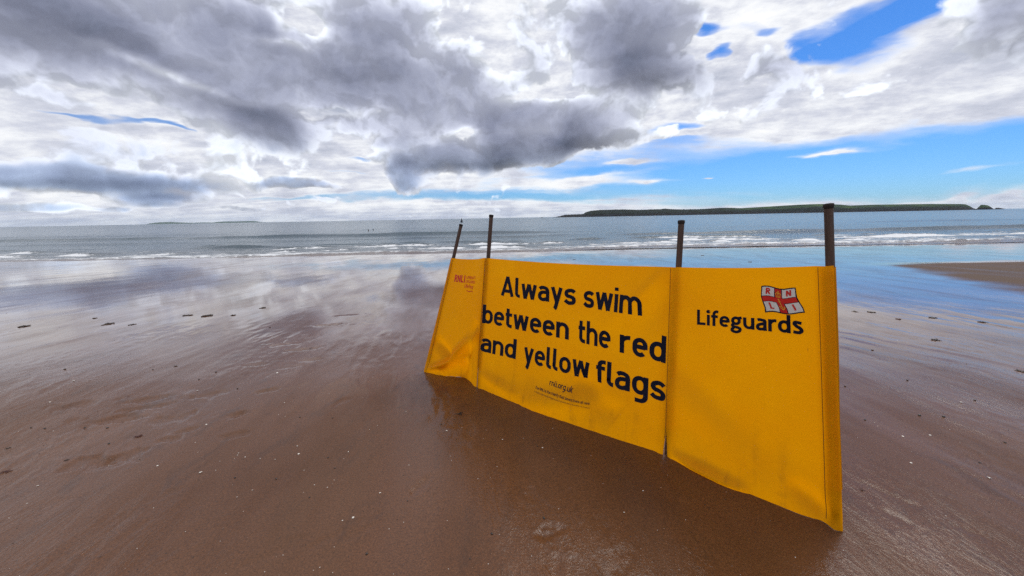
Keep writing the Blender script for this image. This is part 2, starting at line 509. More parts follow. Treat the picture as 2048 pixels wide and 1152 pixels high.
PRINTS = [  # px, py, length, width, turn, depth: worn footprints and scuffed spots
    (850, 965, .17, .085, .5, .016), (872, 988, .05, .035, .2, .014), (690, 800, .18, .09, 1.0, .008), (1098, 1062, .13, .09, .8, .014),
    (1062, 990, .10, .08, .3, .008), (300, 815, .30, .07, 1.25, .012), (262, 838, .24, .06, 1.2, .010), (160, 842, .20, .09, 1.4, .008),
    (730, 1060, .28, .05, .9, .006), (880, 1010, .12, .09, .6, .006), (540, 780, .22, .07, 1.1, .007), (470, 828, .20, .10, .9, .008),
    (215, 930, .24, .11, 1.3, .008), (330, 880, .16, .07, 1.2, .009), (1765, 985, .20, .06, -.6, .010), (1800, 1040, .22, .07, -.5, .010),
    (1930, 1060, .20, .07, -.6, .010), (1900, 985, .16, .05, -.6, .007), (1140, 985, .07, .05, 0, .008), (1200, 1045, .08, .06, 0, .007),
    (890, 870, .16, .05, .2, .007), (1240, 1120, .2, .1, .4, .006), (620, 720, .24, .06, 1.3, .010), (575, 735, .22, .06, 1.3, .008),
    (235, 838, .34, .16, 1.2, .014), (300, 800, .40, .12, 1.2, .013), (345, 838, .26, .16, 1.1, .011), (420, 790, .30, .10, 1.15, .010), (150, 812, .34, .14, 1.2, .011),
    (180, 925, .30, .16, 1.3, .012), (240, 915, .22, .12, 1.2, .010), (375, 860, .22, .06, .9, .010), (480, 828, .14, .08, .9, .009), (540, 780, .30, .08, 1.0, .008),
    (600, 700, .40, .10, 1.3, .012), (660, 650, .50, .10, 1.3, .014), (560, 690, .40, .10, 1.3, .010), (700, 630, .5, .09, 1.3, .012), (510, 730, .36, .08, 1.3, .009),
    (470, 870, .2, .1, .8, .008), (330, 990, .3, .08, .9, .007), (660, 1075, .22, .05, .9, .009), (560, 1100, .3, .06, .9, .007), (100, 1010, .25, .1, 1.1, .007),
    (1720, 900, .20, .08, -.4, .007), (1870, 760, .30, .06, -1.2, .007), (1760, 720, .3, .06, -1.1, .007),
]


def stamp_prints(X, Y, Z):
    for px, py, ln, wd, turn, dp in PRINTS:
        g = ground(px, py)
        dx, dy = X - g[0], Y - g[1]
        m = dx * dx + dy * dy < .35 ** 2
        if not m.any():
            continue
        dx, dy = dx[m], dy[m]
        wob = 1 + .9 * fbm(X[m] * 8, Y[m] * 8, 4, int(px))
        u = dx * math.sin(turn) + dy * math.cos(turn)
        v = dx * math.cos(turn) - dy * math.sin(turn)
        r = np.sqrt((u / ln * 2) ** 2 + (v / wd * 2) ** 2) * wob
        k_ = .9 if px < 800 and py < 960 else .28
        Z[m] += k_ * dp * (-smoothstep(1.05, .55, r) + .22 * np.exp(-((r - 1.2) / .28) ** 2))
        Z[m] += dp * .3 * fbm(X[m] * 26, Y[m] * 30, 3, int(py)) * smoothstep(1.6, .7, r)


def build_beach():
    m = sand_material()
    rows, cols = 560, 720
    yr = np.concatenate([[-60, -35, -20, -11, -6, -3, -1.4, -.5, 0, .3, .55], .75 * (62 / .75) ** np.linspace(0, 1, rows)])[:, None]
    u = np.concatenate([-1 - np.geomspace(.02, 1, 14)[::-1], np.linspace(-1, 1, cols), 1 + np.geomspace(.02, 1, 14)])[None, :]
    Y = yr + 0 * u
    half = 1.0 + 1.75 * np.maximum(yr, .75)
    X = np.clip(u, -1, 1) * half + np.sign(u) * np.clip(np.abs(u) - 1, 0, 1) * np.maximum(120 - half, 5)
    Z = sand_height(X, Y)
    stamp_prints(X, Y, Z)
    # wetness: the whole beach is wet, wettest near the sea; a low bar at the right has drained
    wet = .37 + .56 * smoothstep(2.0, 6.0, Y + .8 * fbm(X * .6, Y * .3, 3, 77)) + .18 * fbm(X * 1.3 + .15 * Y, Y * .25, 3, 78)
    bar = smoothstep(-.5, 3.0, X - 8.2 - .463 * (Y - 7.6)) * smoothstep(12.9, 11.7, Y) * smoothstep(4, 6.5, Y)
    wet -= .80 * smoothstep(.15, .95, bar + .15 * fbm(X * .4, Y * 1.2, 3, 79))
    o = grid_obj('beach', X, Y, Z, m, {'wet': np.clip(wet, 0, 1)})
    o['kind'] = 'structure'


build_beach()


# ------------------------------------------------------------------ sea
def sea_material():
    m, t, b = material('sea_water')
    pos = t.new('ShaderNodeNewGeometry').outputs['Position']
    sp = t.new('ShaderNodeSeparateXYZ')
    t.put(sp.inputs[0], pos)
    foam_a = t.new('ShaderNodeAttribute', attribute_name='foam').outputs['Fac']
    thin = t.new('ShaderNodeAttribute', attribute_name='shallow').outputs['Fac']
    y = sp.outputs[1]
    n1 = t.noise(t.mapping(pos, scale=(.55, 1.9, 1)), 1.0, 8, .68, 1.2)
    n2 = t.noise(t.mapping(pos, scale=(1.6, 4.2, 1)), 1.0, 6, .7, .6)
    cell = t.new('ShaderNodeTexVoronoi', feature='DISTANCE_TO_EDGE')
    t.put(cell.inputs['Vector'], t.vmath('ADD', t.mapping(pos, scale=(.9, 2.2, 1)), t.vmath('SCALE', t.noise(pos, 1.3, 4, .6, out=1), 1.1)))
    cell.inputs['Scale'].default_value = 1.3
    lace = t.smooth(cell.outputs[0], .16, .02)
    raw = t.math('ADD', t.math('MULTIPLY_ADD', n1, .75, t.math('MULTIPLY', n2, .45)), t.math('MULTIPLY', lace, .16))
    fm = t.smooth(t.math('ADD', raw, foam_a), .90, 1.10)
    body = t.mix(thin, (.026, .056, .068), (.14, .10, .075))
    col = t.mix(fm, body, (.72, .73, .74))
    t.put(b.inputs['Base Color'], col)
    t.put(b.inputs['Roughness'], t.math('MULTIPLY_ADD', fm, .6, .16))
    b.inputs['IOR'].default_value = 1.34
    # wavelets: short ripples close in, longer ones farther out
    w1 = t.noise(t.mapping(pos, scale=(1.0, 2.6, 1)), 1.6, 6, .6, .3)
    w2 = t.noise(t.mapping(pos, scale=(.35, 1.0, 1)), .35, 5, .6, .3)
    w3 = t.noise(t.mapping(pos, scale=(.3, 1.0, 1)), .045, 5, .65)
    h = t.math('ADD', t.math('MULTIPLY', w1, t.smooth(y, 120, 18, .0, .10)), t.math('ADD', t.math('MULTIPLY', w2, t.smooth(y, 16, 60, .06, .62)),
               t.math('MULTIPLY', w3, t.smooth(y, 60, 400, 0, 6.5))))
    h = t.math('MULTIPLY_ADD', fm, .03, h)
    t.put(b.inputs['Normal'], t.bump(h, 1.0, 1.0))
    return m


def ridge(d, c, front, back):
    """Wave section along the distance to shore: steep towards the beach, gentle seaward."""
    s = d - c
    return np.where(s < 0, np.exp(-(s / front) ** 2), np.exp(-(s / back) ** 2))


def build_sea():
    m = sea_material()
    d = np.concatenate([np.linspace(0, 12, 210), 12 + np.cumsum(np.linspace(.07, .35, 190)),
                        60 * (14000 / 60) ** np.linspace(0, 1, 60)[1:] - 10])
    u = np.concatenate([-np.geomspace(1.9, 1.0, 30)[:-1] ** 2.5, np.linspace(-1, 1, 620), np.geomspace(1.0, 1.9, 30)[1:] ** 2.5])
    Dd, U = np.meshgrid(d, u, indexing='ij')
    Yg = 16.6 + Dd
    X = U * (2 + 1.62 * Yg)
    Y = shore_y(np.clip(X, -60, 60)) + Dd
    wob = lambda f, s, a: a * fbm(X * f, X * 0 + s, 3, int(s * 7))
    L = smoothstep(4, -6, X)
    Rr = smoothstep(4, 14, X)
    lift = smoothstep(0, .5, Dd)
    Z = -.004 + .016 * lift
    foam = np.full(X.shape, -.35)
    # wash running up the sand
    c1 = 1.1 + wob(.25, 1.5, .5)
    h1 = .055 * (1 + .9 * fbm(X * .6, Dd * .6, 3, 301)) * (.55 + .6 * Rr)
    Z += h1 * ridge(Dd, c1, .35, 1.3)
    rag = .35 * fbm(X * .7, Dd * 1.1, 4, 305)
    # foamy shelf behind it
    shelf = smoothstep(.1, .9, Dd + rag) * smoothstep(9.0 - 1.5 * L, 4.5, Dd + 2.2 * fbm(X * .15, Dd * .3, 3, 307))
    foam += shelf * (.52 + .16 * fbm(X * .22, Dd * .5, 3, 309))
    foam += .17 * ridge(Dd, c1 - .1, .5, .9)
    # small breakers in the shelf
    for c, hgt, sx_, seed in ((3.2, .075, .5, 311), (5.4, .10, .35, 317), (7.6, .10, .22, 319)):
        amp = np.clip(fbm(X * sx_, X * 0 + c, 3, seed) * 2 + .35, 0, 1.4)
        cc = c + wob(.18, c, .8)
        Z += hgt * amp * ridge(Dd, cc, .30, 1.1)
        foam += amp * (.34 * ridge(Dd, cc - .42, .5, .35) - .34 * ridge(Dd, cc + .1, .22, .5))
    # green hump left of the middle, where a wave stands up
    g = ground(492, 494, 0.0)
    lump = np.exp(-((X - g[0]) / 2.3) ** 2)
    cc = g[1] - 16.6 + .4 + wob(.5, 4.4, .2)
    Z += .17 * lump * ridge(Dd, cc, .40, 1.0)
    foam += lump * (.25 * ridge(Dd, cc - .7, .35, .35) - .75 * ridge(Dd, cc + .05, .45, .6))
    # long swell on the left and the breaking wave on the right
    cL = 21.0 + wob(.05, 6.1, 2.2) - .04 * X
    Z += .30 * smoothstep(8, -4, X) * (.75 + .5 * fbm(X * .09, X * 0 + 2.2, 2, 331)) * ridge(Dd, cL, 1.0, 2.6)
    cM = 13.5 + wob(.06, 7.7, 1.4)
    Z += .15 * smoothstep(14, 4, X) * (.6 + .8 * fbm(X * .11, X * 0 + 5.2, 2, 337)) * ridge(Dd, cM, .9, 2.2)
    cR = 12.6 + wob(.07, 8.8, .9)
    aR = smoothstep(14, 21, X) * (.8 + .5 * fbm(X * .13, X * 0 + 3.3, 3, 341)) + .45 * smoothstep(6, 12, X) * smoothstep(24, 14, X)
    Z += .26 * aR * ridge(Dd, cR, .55, 2.0)
    foam += aR * (.44 * ridge(Dd, cR - .95, .55, .45) - .2 * ridge(Dd, cR, .3, .9))
    foam += Rr * .22 * smoothstep(12.5, 9.5, Dd) * smoothstep(2, 6, Dd)
    cF = 34 + wob(.03, 9.9, 4)
    Z += .20 * ridge(Dd, cF, 1.6, 3.2) * smoothstep(-.2, .5, fbm(X * .03, X * 0 + 1.7, 2, 351))
    Z += .010 * fbm(X * 1.1, Y * 1.7, 3, 361) * lift + .03 * fbm(X * .16, Y * .5, 3, 367) * smoothstep(6, 20, Dd) * smoothstep(70, 40, Dd)
    shallow = np.clip(smoothstep(1.6, .2, Dd), 0, 1) * .9 + .25 * smoothstep(9, 2, Dd)
    k = (CAM_H - SEA_Z) / CAM_H                                 # laid out for a level beach, then set down to the water line
    X, Y, Z = X * k, Y * k, CAM_H + (Z - CAM_H) * k
    o = grid_obj('sea', X, Y, Z, m, {'foam': foam, 'shallow': shallow})
    o['kind'] = 'structure'


build_sea()


# ------------------------------------------------------------------ island, its islets and the far hills
def island_material():
    m, t, b = material('island_turf', rough=.95, spec=.1)
    pos = t.new('ShaderNodeNewGeometry').outputs['Position']
    sp = t.new('ShaderNodeSeparateXYZ')
    t.put(sp.inputs[0], pos)
    cov = t.new('ShaderNodeAttribute', attribute_name='cover').outputs['Fac']
    n = t.noise(t.mapping(pos, scale=(1, .6, 2.5)), .02, 6, .65)
    n2 = t.noise(pos, .09, 5, .7)
    turf = t.ramp(n, [(.38, (.007, .018, .005)), (.52, (.020, .045, .009)), (.66, (.060, .095, .020))])
    wood = t.ramp(n2, [(.3, (.003, .006, .003)), (.7, (.010, .017, .006))])
    rock = t.ramp(n2, [(.3, (.008, .008, .009)), (.62, (.018, .016, .016)), (.82, (.13, .10, .085))])
    col = t.mix(t.smooth(cov, .3, .7), turf, wood)
    col = t.mix(t.smooth(t.math('MULTIPLY_ADD', n2, 8, sp.outputs[2]), 14, 9), col, rock)
    t.put(b.inputs['Base Color'], col)
    return m


ISL = [(1108, 435.2), (1112, 434), (1116, 432.6), (1121, 432.2), (1130, 429.8), (1150, 429), (1166, 428.4), (1172, 424.6), (1180, 422), (1200, 420), (1230, 419.2), (1250, 419), (1280, 420),
       (1300, 419), (1320, 418.6), (1330, 417.4), (1345, 418.6), (1370, 419), (1400, 418.6), (1420, 417.2), (1440, 415.8), (1465, 415.6),
       (1480, 416.4), (1510, 414.6), (1540, 412.8), (1560, 411.6), (1600, 409.2), (1625, 408.2), (1645, 407.8), (1680, 409), (1700, 411),
       (1715, 410.4), (1750, 409.2), (1800, 408.6), (1860, 407.8), (1900, 408), (1924, 408), (1932, 408.8), (1940, 412.2), (1946, 416), (1951, 417.6)]


def landform(name, prof, Yd, depth, mat, step=400, rough=1.0, wood=None):
    pts = [at_dist(px, py, Yd) for px, py in prof]
    xs = np.array([p[0] for p in pts])
    zs = np.array([max(p[2], .15) for p in pts])
    cols = step
    x = np.linspace(xs[0] - 2, xs[-1] + 2, cols)
    top = np.interp(x, xs, zs)
    prof_v = np.array([(0, -.02), (.02, .10), (.05, .30), (.09, .46), (.16, .56), (.28, .70), (.42, .86), (.55, .97), (.68, 1.0), (.82, .82), (.93, .4), (1, -.02)])
    v = np.concatenate([np.linspace(0, .12, 10), np.linspace(.12, 1, 22)[1:]])
    Vv = np.interp(v, prof_v[:, 0], prof_v[:, 1])
    X, _ = np.meshgrid(x, v)
    jag = 10 * rough * fbm(X / 60, X * 0 + .4, 4, 401)
    Y = Yd + (v[:, None] - .6) * depth + jag
    # the far side of the ridge is seen at its own distance, so heights follow the ridge line
    Z = Vv[:, None] * (CAM_H + (top[None, :] - CAM_H) * np.maximum(Y / Yd, .9))
    cover = np.zeros(X.shape)
    if wood is not None:
        cover = wood(X, v[:, None] + 0 * X)
        Z = Z + cover * 2.2 * np.abs(fbm(X / 9, Y / 9, 3, 405)) * (top[None, :] > 4)
    Z += rough * 1.0 * fbm(X / 25, Y / 25, 4, 409) * (Vv[:, None] > .05) * (Vv[:, None] < .8) * np.clip(top[None, :] / 12, 0, 1)
    Z[0, :] = -1.2
    Z[-1, :] = -1.2
    X = X * (Y / Yd)                                            # the land runs back along the lines of sight
    o = grid_obj(name, X, Y, Z, mat, {'cover': cover})
    return o


isl_mat = island_material()
x_wood = at_dist(1440, 420, 1500)[0]
isl = landform('island', ISL, 1500, 330, isl_mat, 900, 1.0,
               lambda X, V: np.clip(smoothstep(x_wood + 120, x_wood - 60, X + 50 * fbm(X / 60, V * 5, 2, 411)) + smoothstep(.36, .10, V + .12 * fbm(X / 70, V * 3, 3, 413)), 0, 1))
isl['kind'] = 'structure'
isl['label'] = 'long low green island with wooded left end and dark rocky foot across the bay'
for prof, lbl in (([(1953, 417.8), (1957, 414), (1962, 409.4), (1968, 409.6), (1976, 410.8), (1981, 413.4), (1986, 417), (1988, 417.8)], 'steep rocky islet with a green cap just off the end of the island'),
                  ([(1989, 417.6), (1992, 415.4), (1998, 415.6), (2004, 416.6), (2008, 417.3)], 'low dark rock in the sea beyond the green capped islet')):
    o = landform('islet', prof, 1450, 60, isl_mat, 60, .5)
    o['kind'] = 'structure'
    o['label'] = lbl
# pale strand at the foot of the island
sand_m = varied('island_sand', (.42, .27, .19), (.55, .38, .28), .02, .9)
xa, xb = at_dist(1238, 430, 1380)[0], at_dist(1432, 430, 1380)[0]
x = np.linspace(xa, xb, 80)
t_ = np.linspace(0, 1, 6)[:, None]
hump = np.sin(np.linspace(0, math.pi, 80)) ** .7
X = x[None, :] + 0 * t_
Y = 1352 + 75 * t_ - 14 * hump[None, :]
Z = -.70 + (.8 + 4.0 * hump[None, :]) * t_
o = grid_obj('island_beach', X, Y, Z, sand_m)
o['kind'] = 'structure'
hill_m = varied('far_hill_grass', (.05, .085, .05), (.07, .10, .06), .001, .95)
HILL = [(270, 449.2), (292, 448.6), (300, 446.6), (316, 444.6), (343, 443.8), (362, 444.8), (385, 445.6), (405, 444.8), (425, 445), (445, 443), (455, 442.6), (470, 442.8),
        (500, 441.8), (508, 441.8), (520, 443.6), (535, 444.6), (560, 445.2)]
HY = 7800
pts = [at_dist(px, py, HY) for px, py in HILL]
x = np.linspace(pts[0][0], pts[-1][0], 200)
top = np.interp(x, [p[0] for p in pts], [p[2] for p in pts]) + 1.0 * fbm(x / 300, x * 0, 3, 421)
tv = np.linspace(0, 1, 9)[:, None]
X = x[None, :] + 0 * tv
Y = HY + 1400 * (tv - .5) + 0 * X
X = X * (Y / HY)
Z = np.maximum(top[None, :], .2) * np.sin(math.pi * tv) ** .8 - 2 * (np.abs(tv - .5) > .49)
o = grid_obj('hills', X, Y, Z, hill_m)
o['kind'] = 'structure'

# ------------------------------------------------------------------ sea air
def build_haze():
    m = bpy.data.materials.new('haze')
    m.use_nodes = True
    t = NT(m.node_tree)
    for n in list(t.n):
        t.n.remove(n)
    v = t.new('ShaderNodeVolumePrincipled')
    v.inputs['Color'].default_value = (.62, .78, 1.0, 1)
    v.inputs['Density'].default_value = 3e-5
    v.inputs['Anisotropy'].default_value = .2
    t.l.new(v.outputs[0], t.new('ShaderNodeOutputMaterial').inputs['Volume'])
    x, y0, y1, z0, z1 = 30000, -2000, 15500, -2.2, 190
    V = [(-x, y0, z0), (x, y0, z0), (x, y1, z0), (-x, y1, z0), (-x, y0, z1), (x, y0, z1), (x, y1, z1), (-x, y1, z1)]
    o = mesh_obj('haze', V, [(3, 2, 1, 0), (4, 5, 6, 7), (0, 1, 5, 4), (1, 2, 6, 5), (2, 3, 7, 6), (3, 0, 4, 7)], m, None, False)
    o['kind'] = 'stuff'
    o['label'] = 'thin bluish sea air over the bay'


build_haze()

# ------------------------------------------------------------------ the windbreak (warning screen)
BASE = np.array([(-.869, 3.537, 0), (-.316, 3.145, 0), (.923, 2.128, 0), (1.509, 1.542, 0)])
TOP = np.array([(-.567, 3.637, 1.085), (-.212, 3.195, 1.124), (.914, 2.178, 1.157), (1.369, 1.622, 1.226)])
WID = [.678, 1.603, .829]
HGT = [1.13, 1.145, 1.19]


def fold(s, t, s0, t0, s1, t1, w, a, i):
    """A crease between two points of a panel (in metres across the cloth), fading at its ends."""
    x, y = s * WID[i], t * HGT[i]
    x0, y0, x1, y1 = s0 * WID[i], t0 * HGT[i], s1 * WID[i], t1 * HGT[i]
    L = math.hypot(x1 - x0, y1 - y0)
    ux, uy = (x1 - x0) / L, (y1 - y0) / L
    a_ = (x - x0) * ux + (y - y0) * uy
    d = (x - x0) * -uy + (y - y0) * ux
    f = np.clip(a_ / L, 0, 1)
    return 2.6 * a * np.exp(-(d / w) ** 2) * np.sin(math.pi * f) ** .6 * (a_ > 0) * (a_ < L)


def panel_disp(i, s, t):
    """Bulge of panel i towards the reader, in metres."""
    x, y = s * WID[i], t * HGT[i]
    d = .004 * fbm(x * 3 + 7 * i, y * 2.2, 3, 501 + i) + .0012 * fbm(x * 9 + 7 * i, y * 5, 3, 511 + i) * (1 + 2 * smoothstep(.4, 0, t))
    if i == 0:
        d += .020 * np.exp(-((s - .97) / .10) ** 2) - .016 * np.exp(-((s - .70) / .2) ** 2) * smoothstep(.2, .9, t)
        d += fold(s, t, .98, .45, .30, .04, .05, .030, i) + fold(s, t, .92, .52, .62, .0, .04, -.022, i)
        d += fold(s, t, .05, .02, .80, .22, .035, .024, i) + fold(s, t, .1, .3, .6, .12, .05, -.018, i)
        d -= .085 * smoothstep(.24, 0, t) * np.exp(-((s - .66) / .22) ** 2)
        d += .016 * np.exp(-((x - .03) / .022) ** 2)
    if i == 1:
        d += .012 * np.exp(-((x - .02) / .022) ** 2) + .010 * np.exp(-((x - WID[1] + .02) / .022) ** 2)
        d += fold(s, t, 1.0, .98, .70, .62, .07, .005, i) + fold(s, t, 1.0, .9, .80, .45, .06, -.0035, i) + fold(s, t, .98, .99, .84, .78, .03, .003, i)
        d += fold(s, t, .30, .02, .85, .26, .08, .016, i) + fold(s, t, .60, .30, .80, .12, .09, -.016, i)
        d += fold(s, t, .0, .12, .30, .05, .05, .010, i)
        d += .035 * smoothstep(.24, 0, t) * np.sin(math.pi * np.clip(s, 0, 1))
        d -= .020 * np.sin(math.pi * np.clip(s, 0, 1)) * np.sin(math.pi * np.clip(t, 0, 1))
    if i == 2:
        d += .012 * np.exp(-((x - .02) / .022) ** 2)
        d += .020 * np.exp(-((x - WID[2] + .030) / .024) ** 2) - .006 * np.exp(-((x - WID[2] + .085) / .02) ** 2)
        d += fold(s, t, .0, .40, .55, .12, .10, .007, i) + fold(s, t, .0, .55, .55, .24, .08, -.004, i)
        d += fold(s, t, .03, .03, .55, .015, .03, .018, i) + fold(s, t, .75, .12, .98, .02, .05, -.012, i)
        d -= .016 * np.sin(math.pi * np.clip(s, 0, 1)) * np.sin(math.pi * np.clip(t * .9 + .1, 0, 1))
        d += .030 * smoothstep(.24, 0, t) * np.sin(math.pi * np.clip(s, 0, 1))
    e = 1.0
    if i > 0:                                                   # neighbours meet at the shared pole
        e = e * smoothstep(-.004, .022, x)
    if i < 2:
        e = e * smoothstep(-.004, .022, WID[i] - x)
    return d * e + .008 * (1 - e)


def panel_point(i, s, t, off=0.0):
    s, t = np.asarray(s, float), np.asarray(t, float)
    se = s.copy()
    slit = smoothstep(.17, 0, t)
    if i == 1:
        se = se - .010 * slit * smoothstep(.8, 1, s) + .0015 * smoothstep(0.2, 0, s) * smoothstep(.3, 0, t)
    if i == 2:
        se = se + .012 * slit * smoothstep(.25, 0, s)
    if i == 0:
        se = se - .004 * smoothstep(.25, 0, t) * smoothstep(.8, 1, s)
    b0, b1, t0, t1 = BASE[i], BASE[i + 1], TOP[i], TOP[i + 1]
    q = lambda a, b, k: a[k] * (1 - se) + b[k] * se
    P = np.stack([q(b0, b1, k) * (1 - t) + q(t0, t1, k) * t for k in range(3)], -1)
    n = np.cross(b1 - b0, (t0 + t1 - b0 - b1) / 2)
    n /= np.linalg.norm(n)
    P = P + n * (panel_disp(i, s, t) + off)[..., None]
    sag = (.011, .013, .008)[i] * np.sin(math.pi * np.clip(s, 0, 1)) * smoothstep(.7, 1, t)
    P[..., 2] -= sag
    lift = -.004 + (.010, .003, .004)[i] * np.abs(perlin(s * 9 + i * 3, s * 0 + .3, 531))
    if i == 0:
        lift = lift + .02 * np.exp(-((s - .6) / .2) ** 2)
    P[..., 2] += lift * smoothstep(.12, 0, t)
    return P


def cloth_material():
    m, t, b = material('yellow_pvc_cloth', rough=.55, spec=.12)
    uv = t.new('ShaderNodeUVMap', uv_map='cloth').outputs[0]
    spu = t.new('ShaderNodeSeparateXYZ')
    t.put(spu.inputs[0], uv)
    v = spu.outputs[1]
    big = t.noise(uv, 2.2, 5, .6)
    col = t.ramp(big, [(.3, (.90, .355, .001)), (.7, (.95, .41, .001))])
    # thin weave and rubbed dirt, more of it low down where sand is splashed up
    vert = t.noise(t.mapping(uv, scale=(14, .9, 1)), 1.0, 5, .65)
    blot = t.noise(uv, 9, 6, .7)
    speck = t.noise(uv, 55, 4, .7)
    low = t.smooth(v, .45, .0)
    dirt = t.math('MULTIPLY', t.smooth(t.math('MULTIPLY_ADD', vert, .55, t.math('MULTIPLY', blot, .45)), .50, .72), t.math('MULTIPLY_ADD', low, .42, .05))
    dirt = t.math('ADD', dirt, t.math('MULTIPLY', t.smooth(speck, .64, .74), t.math('MULTIPLY_ADD', low, .45, .06)))
    col = t.mix(dirt, col, (.17, .075, .015))
    scuff = t.math('MULTIPLY', t.smooth(t.noise(t.mapping(uv, scale=(40, 7, 1)), 1.0, 3, .6), .70, .78), t.smooth(blot, .5, .66))
    col = t.mix(t.math('MULTIPLY', scuff, .6), col, (.10, .05, .02))
    t.put(b.inputs['Base Color'], col)
    w = t.new('ShaderNodeTexWave', wave_type='BANDS', bands_direction='X')
    t.put(w.inputs['Vector'], uv)
    w.inputs['Scale'].default_value = 160
    t.put(b.inputs['Normal'], t.bump(t.math('MULTIPLY_ADD', t.noise(uv, 14, 4, .6), 2.0, t.math('MULTIPLY', w.outputs['Fac'], .06)), .35, .004))
    tr = t.new('ShaderNodeBsdfTranslucent')
    t.put(tr.inputs[0], t.mix(1, col, (1, .92, .6), 'MULTIPLY'))
    ms = t.new('ShaderNodeMixShader')
    ms.inputs[0].default_value = .54
    t.l.new(b.outputs[0], ms.inputs[1])
    t.l.new(tr.outputs[0], ms.inputs[2])
    t.l.new(ms.outputs[0], t.n['Material Output'].inputs[0])
    return m


def build_panel(i, mat, parent):
    ns, nt = int(WID[i] / .010), 118
    s = np.linspace(0, 1, ns)
    tt = np.linspace(0, 1, nt)
    S, T = np.meshgrid(s, tt)
    P = panel_point(i, S, T)
    o = grid_obj('panel', P[..., 0], P[..., 1], P[..., 2], mat, None, parent)
    me = o.data
    uv = me.uv_layers.new(name='cloth')
    vi = np.zeros(len(me.loops), np.int32)
    me.loops.foreach_get('vertex_index', vi)
    co = np.stack([(S * WID[i] + 3 * i).ravel(), (T * HGT[i]).ravel()], 1)[vi]
    uv.data.foreach_set('uv', co.astype(np.float32).ravel())
    return o


# ---- lettering: strokes of even width, one em = cap height 1
def arc(cx, cy, rx, ry, a0, a1, n=12):
    return [(cx + rx * math.cos(rad(a0 + (a1 - a0) * k / n)), cy + ry * math.sin(rad(a0 + (a1 - a0) * k / n))) for k in range(n + 1)]


def spline(pts, n=7):
    out = []
    p = [pts[0]] + list(pts) + [pts[-1]]
    for k in range(1, len(p) - 2):
        for j in range(n):
            u = j / n
            out.append(tuple(.5 * (2 * p[k][c] + (p[k + 1][c] - p[k - 1][c]) * u + (2 * p[k - 1][c] - 5 * p[k][c] + 4 * p[k + 1][c] - p[k + 2][c]) * u * u
                                   + (3 * p[k][c] - p[k - 1][c] - 3 * p[k + 1][c] + p[k + 2][c]) * u ** 3) for c in (0, 1)))
    out.append(pts[-1])
    return out


